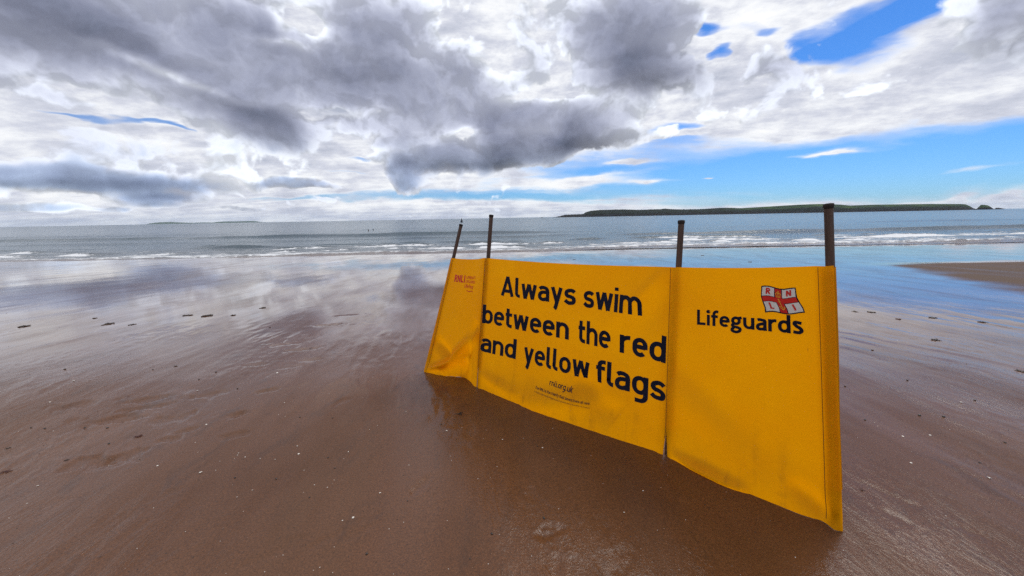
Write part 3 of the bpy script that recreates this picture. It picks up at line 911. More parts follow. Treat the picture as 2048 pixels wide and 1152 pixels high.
def glyphs(w, xh=.735):
    h = w / 2
    G = {}
    r = .285 - h                                           # half width of a bowl on its centre line
    cx = r + h
    m = xh - h                                             # centre line of the top of x-height letters

    def bowl(x0):                                          # closed straight-sided oval
        ry = min(r * 1.15, (m - h) / 2)
        return (arc(x0 + r, m - ry, r, ry, 0, 180) + arc(x0 + r, h + ry, r, ry, 180, 360) + [(x0 + 2 * r, m - ry)])
    wn_ = .57
    def arch(x0, x1):
        rr = (x1 - x0) / 2
        return [(x0, m - rr * 1.15 - .02)] + arc(x0 + rr, m - rr * 1.1, rr, rr * 1.1, 180, 0) + [(x1, 0)]
    G['o'] = (.57, [bowl(h)])
    G['b'] = (.57, [bowl(h), [(h, 0), (h, 1)]])
    G['d'] = (.57, [bowl(h), [(.57 - h, 0), (.57 - h, 1)]])
    G['n'] = (wn_, [[(h, 0), (h, xh)], arch(h, wn_ - h)])
    G['h'] = (wn_, [[(h, 0), (h, 1)], arch(h, wn_ - h)])
    G['m'] = (.93, [[(h, 0), (h, xh)], arch(h, .465), arch(.465, .93 - h)])
    G['u'] = (wn_, [[(wn_ - h, 0), (wn_ - h, xh)], [(wn_ - x, xh - y) for x, y in arch(h, wn_ - h)]])
    G['r'] = (.40, [[(h, 0), (h, xh)], [(h, m - .27)] + arc(h + .25, m - .22, .25, .22, 180, 78)])
    G['e'] = (.56, [[(h, xh * .52), (.56 - h, xh * .52)], [(.56 - h, xh * .52 - .06)] + arc(.28, m - r * 1.05, .28 - h, r * 1.05, 0, 180)
                    + arc(.28, h + r * 1.05, .28 - h, r * 1.05, 180, 318)])
    G['a'] = (.54, [spline([(.07, m - .07), (.17, m), (.30, m), (.42, m - .06), (.54 - h, m - .19), (.54 - h, .3), (.54 - h, .0)]),
                    spline([(.54 - h, .43), (.32, .435), (.17, .41), (h, .31), (h, .17), (.16, h + .01), (.27, h - .005), (.37, h + .03), (.54 - h, .17)])])
    G['s'] = (.52, [spline([(.455, xh - .155), (.38, m - .01), (.26, m + .005), (.13, m - .05), (h + .01, m - .16), (.15, m - .255), (.26, xh / 2 + .005), (.39, h + .24), (.515 - h, h + .15),
                            (.40, h + .035), (.27, h - .003), (.15, h + .02), (.045, h + .105)])])
    G['t'] = (.36, [[(.13, .96)] + [(.13, .25)] + arc(.13 + .15, h + .15, .15, .15, 180, 270) + [(.36, h)], [(0, m), (.35, m)]])
    G['l'] = (.27, [[(h, 1), (h, .22)] + arc(h + .14, h + .14, .14, .14, 180, 270) + [(.27, h)]])
    G['i'] = (.17, [[(.085, 0), (.085, xh)], [(.085, .86), (.085, 1.0)]])
    G['f'] = (.37, [[(.14, 0), (.14, .80)] + arc(.14 + .14, 1 - h - .14, .14, .14, 180, 90) + [(.38, 1 - h)], [(0, m), (.36, m)]])
    G['w'] = (.80, [[(h, xh), (.215, 0)], [(.215, 0), (.40, xh)], [(.40, xh), (.585, 0)], [(.585, 0), (.80 - h, xh)]])
    G['y'] = (.55, [[(h, xh), (.285, .04)], [(.55 - h, xh), (.22, -.27)], [(.24, -.245), (.06, -.245)][:0] or [(.26, -.2), (.18, -.27)]])
    G['g'] = (.57, [bowl(h), [(.57 - h, xh), (.57 - h, -.03)] + arc(.57 - h - .2, -.04, .2, .2, 0, -90) + [(.12, -.24)]])
    G['k'] = (.52, [[(h, 0), (h, 1)], [(.47, xh), (h, .28)], [(.22, .42), (.47, 0)]])
    G['p'] = (.57, [bowl(h), [(h, -.26), (h, xh)]])
    G['c'] = (.52, [[(.46, xh - .13)] + arc(.28, m - r * 1.05, .28 - h, r * 1.05, 40, 180) + arc(.28, h + r * 1.05, .28 - h, r * 1.05, 180, 318)])
    G['v'] = (.55, [[(h, xh), (.275, .04)], [(.55 - h, xh), (.275, .04)]])
    G['.'] = (.22, [[(.11, 0), (.11, .2)]])
    G[' '] = (.13, [])
    G['A'] = (.72, [[(h, 0), (.36, 1)], [(.72 - h, 0), (.36, 1)], [(.17, .26), (.55, .26)]])
    G['T'] = (.56, [[(.28, 0), (.28, 1)], [(0, 1 - h), (.56, 1 - h)]])
    G['L'] = (.50, [[(h, 0), (h, 1)], [(0, h), (.48, h)]])
    G['I'] = (.20, [[(.10, 0), (.10, 1)]])
    G['N'] = (.66, [[(h, 0), (h, 1)], [(.66 - h, 0), (.66 - h, 1)], [(h, .97), (.66 - h, .03)]])
    G['R'] = (.60, [[(h, 0), (h, 1)], [(h, 1 - h), (.32, 1 - h)] + arc(.32, .72, .24 - h + .04, .28 - h, 90, -90) + [(h, .44 + h)], [(.30, .46), (.55, 0)]])
    G['B'] = (.60, [[(h, 0), (h, 1)], [(h, 1 - h), (.32, 1 - h)] + arc(.32, .75, .2, .25 - h, 90, -90) + [(h, .5 + h - .08)], [(.3, .5)] + arc(.32, .26, .22, .26 - h, 90, -90) + [(h, h)]])
    G['O'] = (.64, [arc(.32, .5, .32 - h, .5 - h, 0, 360, 28)])
    G['E'] = (.52, [[(h, 0), (h, 1)], [(0, h), (.5, h)], [(0, 1 - h), (.5, 1 - h)], [(0, .52), (.46, .52)]])
    G['F'] = (.50, [[(h, 0), (h, 1)], [(0, 1 - h), (.5, 1 - h)], [(0, .5), (.44, .5)]])
    G['G'] = (.64, [arc(.33, .5, .33 - h, .5 - h, 50, 330, 22), [(.62 - h, .5), (.62 - h, .08)], [(.36, .46), (.62, .46)]])
    G['U'] = (.62, [[(h, 1), (h, .3)] + arc(.31, .31, .31 - h, .31 - h, 180, 360) + [(.62 - h, 1)]])
    G['D'] = (.62, [[(h, 0), (h, 1)], [(h, 1 - h), (.3, 1 - h)] + arc(.3, .5, .32 - h, .5 - h, 90, -90) + [(h, h)]])
    G['S'] = (.56, [spline([(.50, .82), (.28, 1 - h), (h + .01, .76), (.28, .52), (.56 - h - .01, .27), (.28, h), (.05, .16)])])
    return G


def humanist(w):
    """Lettering of the club name: open, slightly flared shapes with a two-storey g."""
    G = dict(glyphs(w, .70))
    h = w / 2
    G['L'] = (.50, [[(h, 0), (h, 1)], [(0, h), (.50, h)]])
    G['i'] = (.18, [[(.09, 0), (.09, .70)], arc(.09, .90, .035, .035, 0, 360, 10)])
    G['f'] = (.40, [[(.16, 0), (.16, .74)] + arc(.16 + .16, 1 - h - .16, .16, .18, 180, 95) + [(.41, 1 - h)], [(0, .70 - h), (.38, .70 - h)]])
    G['g'] = (.56, [arc(.26, .45, .26 - h, .25 - h + .02, 0, 360, 24), [(.40, .62), (.56, .66)],
                    spline([(.14, .26), (.07, .17), (.14, .085), (.34, .05), (.46, -.03), (.43, -.16), (.27, -.235), (.09, -.19), (.05, -.09), (.16, .06)])])
    G['a'] = (.52, [spline([(.08, .60), (.18, .65 - h * .2), (.30, .70 - h), (.42, .58), (.52 - h, .46), (.52 - h, .2), (.54 - h, 0)]),
                    spline([(.50 - h, .42), (.30, .39), (.12, .31), (h, .18), (.13, h + .01), (.26, h), (.40, .12), (.50 - h, .2)])])
    G['s'] = (.46, [spline([(.40, .585), (.27, .70 - h), (.13, .63), (.10, .53), (.2, .41), (.32, .33), (.40, .21), (.33, .10), (.19, h), (.04, .11)])])
    G['r'] = (.38, [[(h, 0), (h, .70)], spline([(h, .44), (.16, .56), (.26, .625), (.39, .63)])])
    return G


def strip_mesh(V, Fc, pts, w, to3, lvl, cell):
    """Add one stroke of width w along pts (glyph space); to3 maps arrays of glyph points to cloth points."""
    P = [np.array(pts[0], float)]
    for q in pts[1:]:
        q = np.array(q, float)
        L = np.linalg.norm(q - P[-1])
        if L < 1e-6:
            continue
        k = max(1, int(L / cell))
        a = P[-1]
        for j in range(1, k + 1):
            P.append(a + (q - a) * j / k)
    P = np.array(P)
    if len(P) < 2:
        return
    d = np.gradient(P, axis=0)
    d /= np.linalg.norm(d, axis=1)[:, None] + 1e-9
    n = np.stack([-d[:, 1], d[:, 0]], 1)
    b0 = len(V)
    for o_ in (-.5, 0, .5):
        V.extend(to3(P + n * w * o_, lvl))
    k = len(P)
    for r_ in range(2):
        for j in range(k - 1):
            a = b0 + r_ * k + j
            Fc.append((a, a + 1, a + k + 1, a + k))


def write(i, text, p0, p1, up, capm, mat, parent, G, sw, gap=.075, lvl0=.0022, name='lettering', cell=.14, V=None, Fc=None):
    """Write text on panel i from p0 to p1 (in s, t); up is the (s, t) step of one cap height."""
    own = V is None
    if own:
        V, Fc = [], []
    adv = sum(G[c][0] + gap for c in text) - gap
    ex = (np.array(p1) - np.array(p0)) / adv
    up = np.array(up)
    x = 0.0
    lv = lvl0
    for c in text:
        wd_, strokes = G[c]
        for st in strokes:
            def to3(A, off, x=x):
                st_ = np.array(p0)[None, :] + (A[:, :1] + x) * ex[None, :] + A[:, 1:] * up[None, :]
                return panel_point(i, st_[:, 0], st_[:, 1], np.full(len(A), off))
            strip_mesh(V, Fc, st, sw, to3, lv, cell)
            lv += .00006
        x += wd_ + gap
    if own:
        return mesh_obj(name, V, Fc, mat, parent)


def build_windbreak():
    root = thing('windbreak', 'yellow cloth windbreak on four wooden poles with safety message', 'windbreak', (0, 0, 0))
    cloth = cloth_material()
    ink = varied('navy_print', (.006, .007, .018), (.010, .011, .025), 12, .55, .12)
    red = varied('red_print', (.52, .014, .010), (.60, .022, .012), 12, .55, .3)
    white = varied('white_print', (.62, .57, .52), (.70, .66, .60), 14, .55, .3)
    gold = varied('gold_print', (.75, .36, .02), (.82, .42, .03), 14, .55, .3)
    panels = [build_panel(i, cloth, root) for i in range(3)]
    panels[0]['label'] = 'short end panel with small red emblem print and crumpled lower edge'
    panels[1]['label'] = 'wide middle panel with large navy swimming message'
    panels[2]['label'] = 'near end panel with the club flag and the word Lifeguards'
    D = glyphs(.168)
    up = (.0, .1425)
    p1 = panels[1]
    for text, a, b in (('Always', (.1245, .738), (.5812, .738)), ('swim', (.6199, .736), (.8894, .733)),
                       ('between', (.0085, .5135), (.5491, .5155)), ('the', (.5988, .5145), (.7559, .512)), ('red', (.7968, .506), (.9900, .506)),
                       ('and', (.0105, .293), (.2473, .301)), ('yellow', (.2956, .298), (.6604, .297)), ('flags', (.6923, .296), (.9940, .297))):
        write(1, text, a, b, up, .16, ink, p1, D, .168, gap=.065)
    Ds = glyphs(.15)
    write(1, 'rnli.org.uk', (.4601, .194), (.5882, .1932), (0, .036), .04, ink, p1, Ds, .14, cell=.3)
    small = glyphs(.13)
    write(1, 'The RNLI is the charity that saves lives at sea', (.3853, .1440), (.6766, .1535), (0, .0160), .02, ink, p1, small, .14, cell=.5)
    write(1, 'A charity registered in England and Scotland and the Republic of Ireland', (.3861, .1235), (.6784, .1325), (0, .0085), .01, ink, p1, small, .10, cell=.8)
    Hm = humanist(.172)
    write(2, 'Lifeguards', (.2019, .7265), (.8422, .7400), (.0, .0735), .085, ink, panels[2], Hm, .172, gap=.07)
    # club flag on the near panel: quarters, cross, outline, letters, crown and anchor
    fl = panels[2]
    TL, TR, BL, BR = np.array((.6229, .9194)), np.array((.8007, .9128)), np.array((.6424, .8182)), np.array((.8419, .8253))

    def fpt(A, off):
        a, b = A[:, 0], A[:, 1]
        wv = .0045 * np.sin(a * 2 * math.pi * 1.15 + .4)
        st_ = ((1 - a)[:, None] * BL + a[:, None] * BR) * (1 - b)[:, None] + ((1 - a)[:, None] * TL + a[:, None] * TR) * b[:, None]
        s_ = st_[:, 0] + .006 * np.sin(b * 2 * math.pi + 1.0)
        return panel_point(2, s_, st_[:, 1] + wv, np.full(len(A), off))

    def frect(name, a0, a1, b0, b1, mat, off):
        k = 10
        V, Fc = [], []
        for b in np.linspace(b0, b1, 6):
            V.extend(fpt(np.stack([np.linspace(a0, a1, k), np.full(k, b)], 1), off))
        for r_ in range(5):
            for j in range(k - 1):
                a = r_ * k + j
                Fc.append((a, a + 1, a + k + 1, a + k))
        return mesh_obj(name, V, Fc, mat, fl)

    frect('flag_outline', -.035, 1.035, -.05, 1.05, ink, .0022)
    for a0, a1 in ((0, .375), (.615, 1)):
        for b0, b1 in ((0, .39), (.635, 1)):
            frect('flag_quarter', a0, a1, b0, b1, white, .0026)
    V, Fc = [], []
    o1 = frect('flag_cross', .398, .592, 0, 1, red, .0027)
    frect('flag_cross', 0, 1, .412, .612, red, .0029)
    Bd = glyphs(.2)
    lv = .0031
    for c, ax, by in (('R', .12, .70), ('N', .735, .70), ('L', .13, .09), ('I', .79, .09)):
        wd_, strokes = Bd[c]
        V, Fc = [], []
        for st in strokes:
            strip_mesh(V, Fc, st, .22, lambda A, off: fpt(np.stack([ax + A[:, 0] * .225, by + A[:, 1] * .255], 1), off), lv, .3)
            lv += .00005
        mesh_obj('flag_letter', V, Fc, red, fl)
    V, Fc = [], []
    crown = [[(.435, .70), (.555, .70)], [(.435, .66), (.555, .66)], [(.440, .72), (.425, .80), (.455, .86), (.485, .82)], [(.550, .72), (.565, .80), (.535, .86), (.505, .82)],
             [(.495, .72), (.495, .93)], [(.475, .90), (.515, .90)], [(.455, .86), (.495, .78), (.535, .86)]]
    anchor = [[(.495, .54), (.495, .14)], [(.455, .47), (.535, .47)], [(.425, .27), (.440, .20), (.470, .15), (.495, .13), (.520, .15), (.550, .20), (.565, .27)],
              [(.425, .27), (.450, .25)], [(.565, .27), (.540, .25)], arc(.495, .56, .016, .025, 0, 360, 8)]
    for st in crown + anchor:
        strip_mesh(V, Fc, st, .018, fpt, lv, .05)
        lv += .00005
    mesh_obj('crown_and_anchor', V, Fc, gold, fl)
    # small red emblem on the far end panel
    e = panels[0]
    Er = glyphs(.19)
    write(0, 'RNLI', (.2367, .8035), (.5106, .8044), (-.006, .0615), .07, red, e, Er, .19, gap=.10, cell=.3)
    sm = glyphs(.14)
    write(0, 'LIFEBOATS', (.5375, .8365), (.7521, .8390), (-.003, .0235), .03, red, e, sm, .13, cell=.4)
    write(0, 'LIFEGUARDS', (.5320, .8030), (.7600, .8035), (-.003, .0235), .03, red, e, sm, .13, cell=.4)
    write(0, 'Life First', (.520, .766), (.720, .757), (.004, .030), .03, red, e, sm, .16, cell=.4)
    V, Fc = [], []
    strip_mesh(V, Fc, spline([(.58, .742), (.64, .735), (.70, .742), (.725, .73)]), .006, lambda A, off: panel_point(0, A[:, 0], A[:, 1], np.full(len(A), off)), .0026, .02)
    mesh_obj('underline', V, Fc, red, e)
    # seams beside the poles and the sewn edge of the near sleeve
    thread = varied('seam_thread', (.09, .045, .010), (.14, .07, .015), 30, .8, .2)
    for i, s0, t0 in ((0, .997, .16), (1, .997, .10), (2, .925, .02), (0, .075, .03)):
        V, Fc = [], []
        tt = np.linspace(t0, .995, 60)
        strip_mesh(V, Fc, [(s0, t_) for t_ in tt], .0026 / WID[i], lambda A, off, i=i: panel_point(i, A[:, 0], A[:, 1], np.full(len(A), off)), .0016, .05)
        mesh_obj('seam', V, Fc, thread, panels[i])
    # thin grey strip between the foot of the near panel and the sand
    strip_m = varied('foot_strip_grey', (.10, .085, .075), (.15, .13, .115), 20, .6, .5)
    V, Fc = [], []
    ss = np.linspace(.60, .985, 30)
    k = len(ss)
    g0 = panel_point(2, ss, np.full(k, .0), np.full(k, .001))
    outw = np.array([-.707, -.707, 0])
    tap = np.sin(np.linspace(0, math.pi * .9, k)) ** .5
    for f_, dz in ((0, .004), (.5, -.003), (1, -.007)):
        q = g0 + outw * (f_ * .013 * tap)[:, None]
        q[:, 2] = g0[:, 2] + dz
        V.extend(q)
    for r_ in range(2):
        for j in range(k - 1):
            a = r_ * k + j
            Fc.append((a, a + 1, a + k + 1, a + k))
    o = mesh_obj('foot_strip', V, Fc, strip_m, panels[2])
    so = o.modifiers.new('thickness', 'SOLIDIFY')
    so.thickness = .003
    # poles: round stakes with hammered, flared heads
    wood = bpy.data.materials.new('stained_wood')
    wood.use_nodes = True
    t = NT(wood.node_tree)
    b = t.n['Principled BSDF']
    ob = t.new('ShaderNodeTexCoord').outputs['Object']
    gr = t.noise(t.mapping(ob, scale=(60, 60, 4)), 1.0, 6, .65, 1.0)
    t.put(b.inputs['Base Color'], t.ramp(gr, [(.3, (.030, .014, .009)), (.55, (.070, .034, .021)), (.75, (.115, .062, .038))]))
    b.inputs['Roughness'].default_value = .62
    t.put(b.inputs['Normal'], t.bump(gr, .6, .003))
    head = varied('pole_head', (.012, .009, .008), (.03, .02, .016), 60, .8, .3)
    POLES = [((-.847, 3.524, 0), (-.478, 3.649, 1.396), .0165), ((-.315, 3.135, 0), (-.171, 3.197, 1.475), .0165),
             ((.926, 2.128, 0), (.952, 2.19, 1.417), .0165), ((1.49, 1.554, 0), (1.336, 1.654, 1.483), .0165)]
    for k, (b0, t0, r0) in enumerate(POLES):
        A, B_ = Vector(b0), Vector(t0)
        ax = (B_ - A).normalized()
        away = Vector((.68, .73, 0)) * .017
        A, B_ = A + away - ax * .25, B_ + away
        L = (B_ - A).length
        rings = [(0, .55), (.06, .85), (.2, 1.0), (L * .5, 1.02), (L - .05, .98), (L - .018, 1.0)]
        q = ax.to_track_quat('Z', 'Y').to_matrix().to_4x4()
        M = Matrix.Translation(A) @ q
        N = 16
        wob = [1 + .05 * math.sin(3 * 2 * math.pi * j / N + k) + .03 * math.sin(5 * 2 * math.pi * j / N) for j in range(N)]
        V = [(r0 * rr * wob[j] * math.cos(2 * math.pi * j / N), r0 * rr * wob[j] * math.sin(2 * math.pi * j / N), z) for z, rr in rings for j in range(N)]
        Fc = [(a * N + j, a * N + (j + 1) % N, (a + 1) * N + (j + 1) % N, (a + 1) * N + j) for a in range(len(rings) - 1) for j in range(N)]
        Fc.append(tuple(range(N))[::-1])
        p = mesh_obj('pole', V, Fc, wood, root)
        p.matrix_local = M
        # the cloth sleeve sewn round the pole
        Cp = Vector(TOP[k]) - Vector(BASE[k])
        z0, z1 = .25 + .16 * Cp.length, .25 + Cp.length - .012
        rs = (.0215, .0215, .0205, .0215)[k]
        zz = np.linspace(z0, z1, 14)
        Vs = [(rs * (1 + .06 * math.sin(9 * z + j)) * math.cos(2 * math.pi * j / N), rs * (1 + .06 * math.sin(9 * z + j)) * math.sin(2 * math.pi * j / N), z) for z in zz for j in range(N)]
        Fs = [(a * N + j, a * N + (j + 1) % N, (a + 1) * N + (j + 1) % N, (a + 1) * N + j) for a in range(len(zz) - 1) for j in range(N)]
        sl = mesh_obj('sleeve', Vs, Fs, cloth, root)
        sl.matrix_local = M
        rings = [(L - .020, 1.0), (L - .014, 1.13), (L - .004, 1.17), (L + .001, 1.06), (L + .003, .5)]
        V = [(r0 * rr * wob[j] * math.cos(2 * math.pi * j / N), r0 * rr * wob[j] * math.sin(2 * math.pi * j / N), z) for z, rr in rings for j in range(N)]
        V.append((0, 0, L + .002))
        Fc = [(a * N + j, a * N + (j + 1) % N, (a + 1) * N + (j + 1) % N, (a + 1) * N + j) for a in range(len(rings) - 1) for j in range(N)]
        Fc += [((len(rings) - 1) * N + j, (len(rings) - 1) * N + (j + 1) % N, len(rings) * N) for j in range(N)]
        mesh_obj('pole_head', V, Fc, head, p)
    return root


build_windbreak()

# ------------------------------------------------------------------ people swimming
def lathe(prof, N=14):
    V = [(r_ * math.cos(2 * math.pi * j / N), r_ * math.sin(2 * math.pi * j / N), z) for r_, z in prof for j in range(N)]
    Fc = [(a * N + j, a * N + (j + 1) % N, (a + 1) * N + (j + 1) % N, (a + 1) * N + j) for a in range(len(prof) - 1) for j in range(N)]
    return V, Fc


def skinned(name, verts, edges, radii, mat, root=0, levels=1, parent=None):
    me = bpy.data.meshes.new(name)
    me.from_pydata(verts, edges, [])
    o = bpy.data.objects.new(name, me)
    COL.objects.link(o)
    o.modifiers.new('skin', 'SKIN')
    sv = me.skin_vertices[0].data
    for k, r_ in enumerate(radii):
        sv[k].radius = r_ if isinstance(r_, tuple) else (r_, r_)
        sv[k].use_root = k == root
    if levels:
        sb = o.modifiers.new('subdivision', 'SUBSURF')
        sb.levels = sb.render_levels = levels
    me.materials.append(mat)
    if parent:
        o.parent = parent
    return o


skin_m = varied('skin', (.30, .17, .12), (.36, .21, .15), 20, .55)
suit_m = varied('wetsuit', (.008, .009, .012), (.014, .015, .02), 20, .45)
hair_m = varied('wet_hair', (.010, .007, .006), (.02, .014, .01), 40, .4)


def swimmer(px, py, label, rise, turn):
    g = ground(px, py, SEA_Z)
    root = thing('person', label, 'person', (g[0], g[1], SEA_Z), turn, 'swimmers far out in the bay')
    z = rise                                                     # height of the shoulders over the water
    V = [(0, 0, z - .62), (0, 0, z - .38), (0, 0, z - .14), (0, 0, z), (0, -.01, z + .09), (0, -.02, z + .17), (0, -.02, z + .25), (0, -.01, z + .31),
         (.19, 0, z - .03), (.27, -.12, z - .24), (.22, -.34, z - .30), (-.19, 0, z - .03), (-.27, -.12, z - .24), (-.22, -.34, z - .30),
         (.10, 0, z - .80), (.12, -.1, z - 1.15), (-.10, 0, z - .80), (-.12, .1, z - 1.15)]
    E_ = [(0, 1), (1, 2), (2, 3), (3, 4), (4, 5), (5, 6), (6, 7), (3, 8), (8, 9), (9, 10), (3, 11), (11, 12), (12, 13), (0, 14), (14, 15), (0, 16), (16, 17)]
    R_ = [(.15, .10), (.14, .10), (.17, .11), (.10, .08), .058, .085, .098, .06, .062, .045, .035, .062, .045, .035, .075, .055, .075, .055]
    skinned('body', V, E_, R_, suit_m, 0, 1, root)
    # face and hair
    pv, pf = lathe([(.001, .125), (.06, .115), (.095, .07), (.105, .01), (.098, -.03), (.085, -.05)])
    h = mesh_obj('hair', pv, pf, hair_m, root)
    h.location = (0, .005, z + .24)
    pv, pf = lathe([(.001, .10), (.045, .085), (.066, .03), (.062, -.03), (.038, -.085), (.001, -.10)], 10)
    f = mesh_obj('face', pv, pf, skin_m, root)
    f.location = (0, -.055, z + .19)
    f.scale = (1, .75, 1)


swimmer(737, 462.3, 'dark suited swimmer with shoulders raised out of the water, nearer of two', -.02, .6)
swimmer(746.5, 460.6, 'swimmer of whom only the dark head shows above the water', -.12, 2.8)

# ------------------------------------------------------------------ buoys and a boat on the horizon
buoy_m = varied('buoy_paint', (.012, .013, .02), (.03, .03, .04), 4, .5)
g = ground(923.3, 444.6, SEA_Z)
b_ = thing('navigation_buoy', 'dark pear shaped buoy with a thin topmark standing in the bay', 'buoy', (g[0], g[1], SEA_Z), .2)
v, f = lathe([(.05, -.5), (.55, -.35), (.66, .0), (.64, .35), (.48, .85), (.27, 1.25), (.20, 1.45), (.02, 1.47)])
mesh_obj('hull', v, f, buoy_m, b_)
v, f = lathe([(.05, 1.4), (.05, 2.4), (.0, 2.42)], 8)
mesh_obj('mast', v, f, buoy_m, b_)
v, f = lathe([(.02, 1.45), (.26, 1.55), (.28, 1.75), (.20, 1.95), (.03, 2.0)], 10)
mesh_obj('topmark', v, f, buoy_m, b_)
g = ground(824.5, 446.2, SEA_Z)
b_ = thing('marker_buoy', 'tiny dark marker float far out left of the pear shaped buoy', 'buoy', (g[0], g[1], SEA_Z), 0)
v, f = lathe([(.02, -.2), (.16, -.1), (.20, .06), (.13, .2), (.05, .3), (.02, .32)], 10)
mesh_obj('float', v, f, buoy_m, b_)
v, f = lathe([(.022, .3), (.022, .75), (.0, .76)], 6)
mesh_obj('stick', v, f, buoy_m, b_)

hull_m = varied('boat_hull', (.03, .035, .05), (.05, .055, .07), 2, .5)
cab_m = varied('boat_cabin', (.10, .11, .13), (.16, .17, .19), 2, .5)
bp = at_dist(1084, 436, 900)
bt = thing('boat', 'tiny motor boat on the horizon just left of the island tip', 'boat', (bp[0], 900, SEA_Z), .25)
V, Fc = [], []
for k, (xx, hw, zt) in enumerate(((-2.6, .75, .62), (-1, .95, .62), (.8, .9, .70), (2.0, .5, .85), (2.9, .05, 1.0))):
    V += [(xx, -hw, zt), (xx, -hw * .7, -.2), (xx, hw * .7, -.2), (xx, hw, zt)]
    if k:
        a = 4 * (k - 1)
        Fc += [(a + j, a + (j + 1) % 4, a + 4 + (j + 1) % 4, a + 4 + j) for j in range(4)]
Fc += [(0, 1, 2, 3), (16, 19, 18, 17)]
mesh_obj('hull', V, Fc, hull_m, bt, False)
V = [(-1.3, -.6, .6), (.5, -.6, .66), (.5, .6, .66), (-1.3, .6, .6), (-1.2, -.5, 1.75), (.1, -.5, 1.75), (.1, .5, 1.75), (-1.2, .5, 1.75)]
mesh_obj('cabin', V, [(0, 1, 5, 4), (1, 2, 6, 5), (2, 3, 7, 6), (3, 0, 4, 7), (4, 5, 6, 7)], cab_m, bt, False)

# ------------------------------------------------------------------ things washed up on the sand
weed_m = varied('seaweed', (.016, .010, .006), (.040, .024, .012), 40, .35, .5)
weed_red = varied('red_seaweed', (.060, .016, .012), (.10, .03, .018), 40, .4, .5)
stone_m = varied('dark_pebble', (.018, .014, .012), (.045, .036, .03), 60, .4, .5)
shell_m = varied('pale_shell', (.55, .50, .43), (.72, .68, .62), 80, .5, .5)


def put_z(x, y):
    return float(sand_height(np.array([x]), np.array([y]))[0])


def weed_mesh(seed, size):
    r_ = random.Random(seed)
    V, Fc = [], []
    for k in range(r_.randint(9, 14)):
        a = r_.uniform(0, 2 * math.pi)
        L = size * r_.uniform(.35, .75)
        wv = size * r_.uniform(.03, .09)
        x = y = 0.0
        b0 = len(V)
        z0 = r_.uniform(.1, .5) * wv
        x, y = r_.gauss(0, size * .10), r_.gauss(0, size * .07)
        for j in range(6):
            f_ = j / 5
            ww = wv * (1 - .75 * f_) * (1 + .4 * math.sin(j * 2.1 + k))
            nx, ny = -math.sin(a), math.cos(a)
            zz = z0 + .35 * wv * (1 + math.sin(j * 1.7 + k)) * (1 - .5 * f_)
            V += [(x + nx * ww, y + ny * ww, zz * .4), (x, y, zz + wv * .8), (x - nx * ww, y - ny * ww, zz * .4), (x, y, zz * .2 - wv * .3)]
            if j:
                p = b0 + 4 * (j - 1)
                Fc += [(p + q, p + (q + 1) % 4, p + 4 + (q + 1) % 4, p + 4 + q) for q in range(4)]
            x += math.cos(a) * L / 5
            y += math.sin(a) * L / 5
            a += r_.gauss(0, .35)
    return V, Fc


WEED = [
    (216, 648, .55, 0, 'dark flattened seaweed clump, left of a line of three on the far wet sand'),
    (265, 649, .32, 0, 'thin stringy seaweed strip beside the flattened clump on wet sand'),
    (374, 631, .42, 0, 'small oval seaweed clump just left of the biggest far clump'),
    (416, 632, .55, 0, 'biggest dark seaweed clump in the far row on shining wet sand'),
    (467, 631, .34, 0, 'low seaweed scrap right of the biggest far clump'),
    (525, 616, .40, 0, 'seaweed clump lying alone nearest the surf on pale shining sand'),
    (186, 637, .36, 0, 'broken line of weed bits above the flattened clump'),
    (48, 653, .50, 0, 'loose loop of weed near the left edge on silvery sand'),
    (275, 873, .17, 1, 'reddish brown seaweed tangle on dull brown sand left of the footmarks'),
    (18, 897, .11, 0, 'dark leaf of weed above the tangle at the left edge'),
    (12, 944, .16, 1, 'red brown weed tangle cut off by the left edge'),
    (352, 733, .16, 0, 'slim weed stem on the streaked sand in the left middle'),
    (622, 697, .16, 1, 'little red weed bits scattered left of the windbreak foot'),
    (133, 922, .10, 0, 'two crumbs of weed on bare sand in the lower left'),
    (920, 829, .22, 0, 'row of black weed crumbs in the reflection below the yellow cloth'),
    (1712, 624, .34, 0, 'longish weed scrap right behind the near pole of the windbreak'),
    (1742, 625, .34, 0, 'crumbly line of weed right of the longish scrap'),
    (1801, 639, .30, 1, 'brown weed scrap in the middle of the right hand wet sand'),
    (1864, 636, .32, 0, 'dark weed scrap right of the brown one on wet sand'),
    (1870, 680, .30, 0, 'dark weed patch nearer than the other scraps on the right'),
    (1966, 645, .34, 0, 'weed scrap nearest the right edge on blue reflecting sand'),
    (2040, 741, .24, 0, 'weed cut off by the right edge on grey brown sand'),
    (1724, 982, .10, 1, 'small red brown weed sprig close to the near pole foot'),
    (1500, 524, .5, 0, 'dark weed scrap on blue wet sand seen between the two near poles'),
    (1405, 511, .5, 0, 'tiny dark weed fleck near the surf right of the middle pole'),
    (1148, 519, .4, 0, 'small dark fleck of weed on the sand just above the cloth edge'),
]
for k, (px, py, size, rd, lbl) in enumerate(WEED):
    g = ground(px, py)
    V, Fc = weed_mesh(900 + k, size * .23)
    o = mesh_obj('seaweed', V, Fc, weed_red if rd else weed_m)
    o.location = (g[0], g[1], put_z(g[0], g[1]) + .002)
    o.rotation_euler = (0, 0, random.uniform(-.4, .4))
    tag(o, lbl, 'seaweed', 'seaweed scraps washed up on the sand')


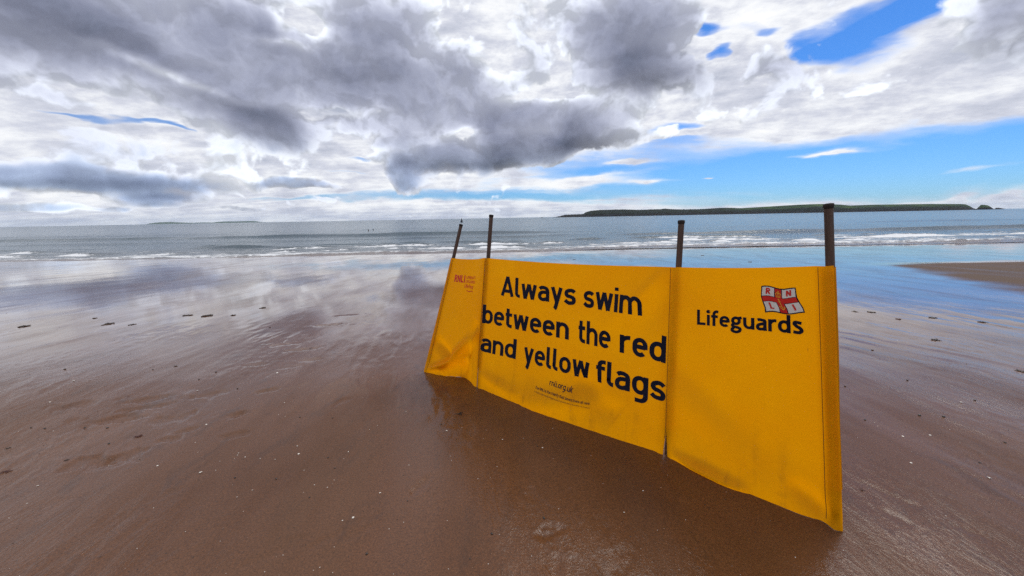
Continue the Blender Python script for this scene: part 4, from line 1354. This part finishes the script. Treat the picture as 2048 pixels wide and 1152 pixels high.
def stone_mesh(seed):
    r_ = random.Random(seed)
    V, Fc = [], []
    N, M = 8, 5
    for a in range(M):
        th = math.pi * (a + .5) / M
        for b in range(N):
            ph = 2 * math.pi * b / N
            q = 1 + r_.uniform(-.14, .14)
            V.append((math.sin(th) * math.cos(ph) * q, .75 * math.sin(th) * math.sin(ph) * q, .55 * math.cos(th)))
    Fc = [(a * N + b, a * N + (b + 1) % N, (a + 1) * N + (b + 1) % N, (a + 1) * N + b) for a in range(M - 1) for b in range(N)]
    Fc += [tuple(range(N))[::-1], tuple((M - 1) * N + b for b in range(N))]
    return V, Fc


def shell_mesh():
    V, Fc = [(0, -.9, .05)], []
    N = 9
    for k in range(N):
        a = math.pi * (k / (N - 1))
        rr = 1 + .06 * (k % 2)
        V.append((.55 * rr * math.cos(a) * .9, -.2 + .45 * rr * math.sin(a) * .6, .32 + .05 * (k % 2)))
    for k in range(N):
        a = math.pi * (k / (N - 1))
        rr = 1 + .10 * (k % 2)
        V.append((rr * math.cos(a) * .95, rr * math.sin(a) * .9, 0.0))
    for k in range(N - 1):
        Fc += [(0, 1 + k, 2 + k), (1 + k, 1 + N + k, 2 + N + k, 2 + k)]
    return V, Fc


def scatter(name, meshes, spots, label, cat, group):
    for k, (px, py, size) in enumerate(spots):
        g = ground(px, py)
        o = bpy.data.objects.new(name, meshes[k % len(meshes)])
        COL.objects.link(o)
        o.location = (g[0], g[1], put_z(g[0], g[1]) + size * .2)
        o.rotation_euler = (0, 0, random.uniform(0, 6.28))
        o.scale = (size * .72, size * .72, size * .7)
        tag(o, label, cat, group)


def mesh_only(name, V, Fc, mat):
    me = bpy.data.meshes.new(name)
    me.from_pydata(V, [], Fc)
    me.polygons.foreach_set('use_smooth', [True] * len(me.polygons))
    me.materials.append(mat)
    return me


stones = [mesh_only('pebble', *stone_mesh(70 + k), stone_m) for k in range(4)]
shells = [mesh_only('shell', *shell_mesh(), shell_m)]
PEB = [(1088, 1037, .011), (984, 1069, .010), (656, 916, .008), (670, 937, .008), (619, 995, .007), (553, 958, .007), (734, 1108, .009), (1839, 831, .016), (1887, 834, .016),
       (1690, 773, .014), (940, 1118, .006), (815, 1002, .006), (735, 935, .006), (882, 849, .010), (1210, 918, .006), (1075, 893, .007), (1134, 917, .006), (1240, 960, .006),
       (432, 745, .013), (215, 857, .012), (170, 857, .012), (90, 858, .012), (218, 887, .011), (62, 856, .010), (306, 740, .012), (398, 760, .011), (475, 777, .012),
       (600, 834, .010), (665, 836, .009), (470, 955, .009), (552, 957, .007), (1300, 972, .005), (1410, 1010, .005), (1510, 1065, .005), (1450, 1000, .005),
       (1745, 700, .016), (1815, 760, .014), (1960, 925, .010), (1730, 840, .012), (1950, 800, .012), (2010, 885, .010), (975, 820, .008), (540, 655, .018), (130, 740, .014)]
scatter('pebble', stones, PEB, 'small dark pebble lying on the wet brown sand', 'pebble', 'dark pebbles on the sand')
SHE = [(401, 946, .013), (597, 908, .010), (706, 1036, .009), (760, 987, .008), (893, 862, .010), (595, 892, .007), (697, 904, .006), (315, 932, .008), (75, 972, .008),
       (413, 849, .010), (395, 782, .012), (569, 806, .009), (477, 906, .006), (490, 914, .006), (475, 910, .006), (148, 764, .016), (555, 746, .018), (100, 806, .012),
       (685, 1042, .006), (1085, 896, .008), (1286, 982, .006), (1248, 1026, .006), (1922, 805, .014), (1978, 957, .012), (1806, 873, .010), (1860, 870, .009), (1822, 926, .009),
       (520, 917, .005), (550, 919, .005), (818, 930, .005), (629, 970, .005), (505, 980, .005), (655, 975, .005), (1005, 880, .006)]
scatter('shell', shells, SHE, 'little pale shell lying on the wet brown sand', 'shell', 'pale shells on the sand')

# countless crumbs of shell and grit
Vc, Fc = [], []
r_ = random.Random(5)
def crumbs(name, n, mat, smin, smax, lab):
    V, Fq = [], []
    for _ in range(n):
        y = 1.15 * (9 / 1.15) ** r_.random()
        x = r_.uniform(-1.6, 1.6) * (y + .3)
        s = r_.uniform(smin, smax) * (1 + .12 * y)
        z = put_z_fast(x, y)
        a = r_.uniform(0, 6.28)
        c, q = math.cos(a) * s, math.sin(a) * s
        b = len(V)
        V += [(x + c, y + q, z), (x - q * .7, y + c * .7, z), (x - c, y - q, z), (x + q * .7, y - c * .7, z), (x, y, z + s * .7)]
        Fq += [(b, b + 1, b + 4), (b + 1, b + 2, b + 4), (b + 2, b + 3, b + 4), (b + 3, b, b + 4)]
    o = mesh_obj(name, V, Fq, mat, None, False)
    o['kind'] = 'stuff'
    o['label'] = lab


def put_z_fast(x, y):
    return put_z(x, y)


crumbs('shell_grit', 420, shell_m, .0012, .0030, 'pale crumbs of shell strewn over the sand')
crumbs('dark_grit', 520, stone_m, .0015, .0040, 'dark grit and crumbs of weed strewn over the sand')
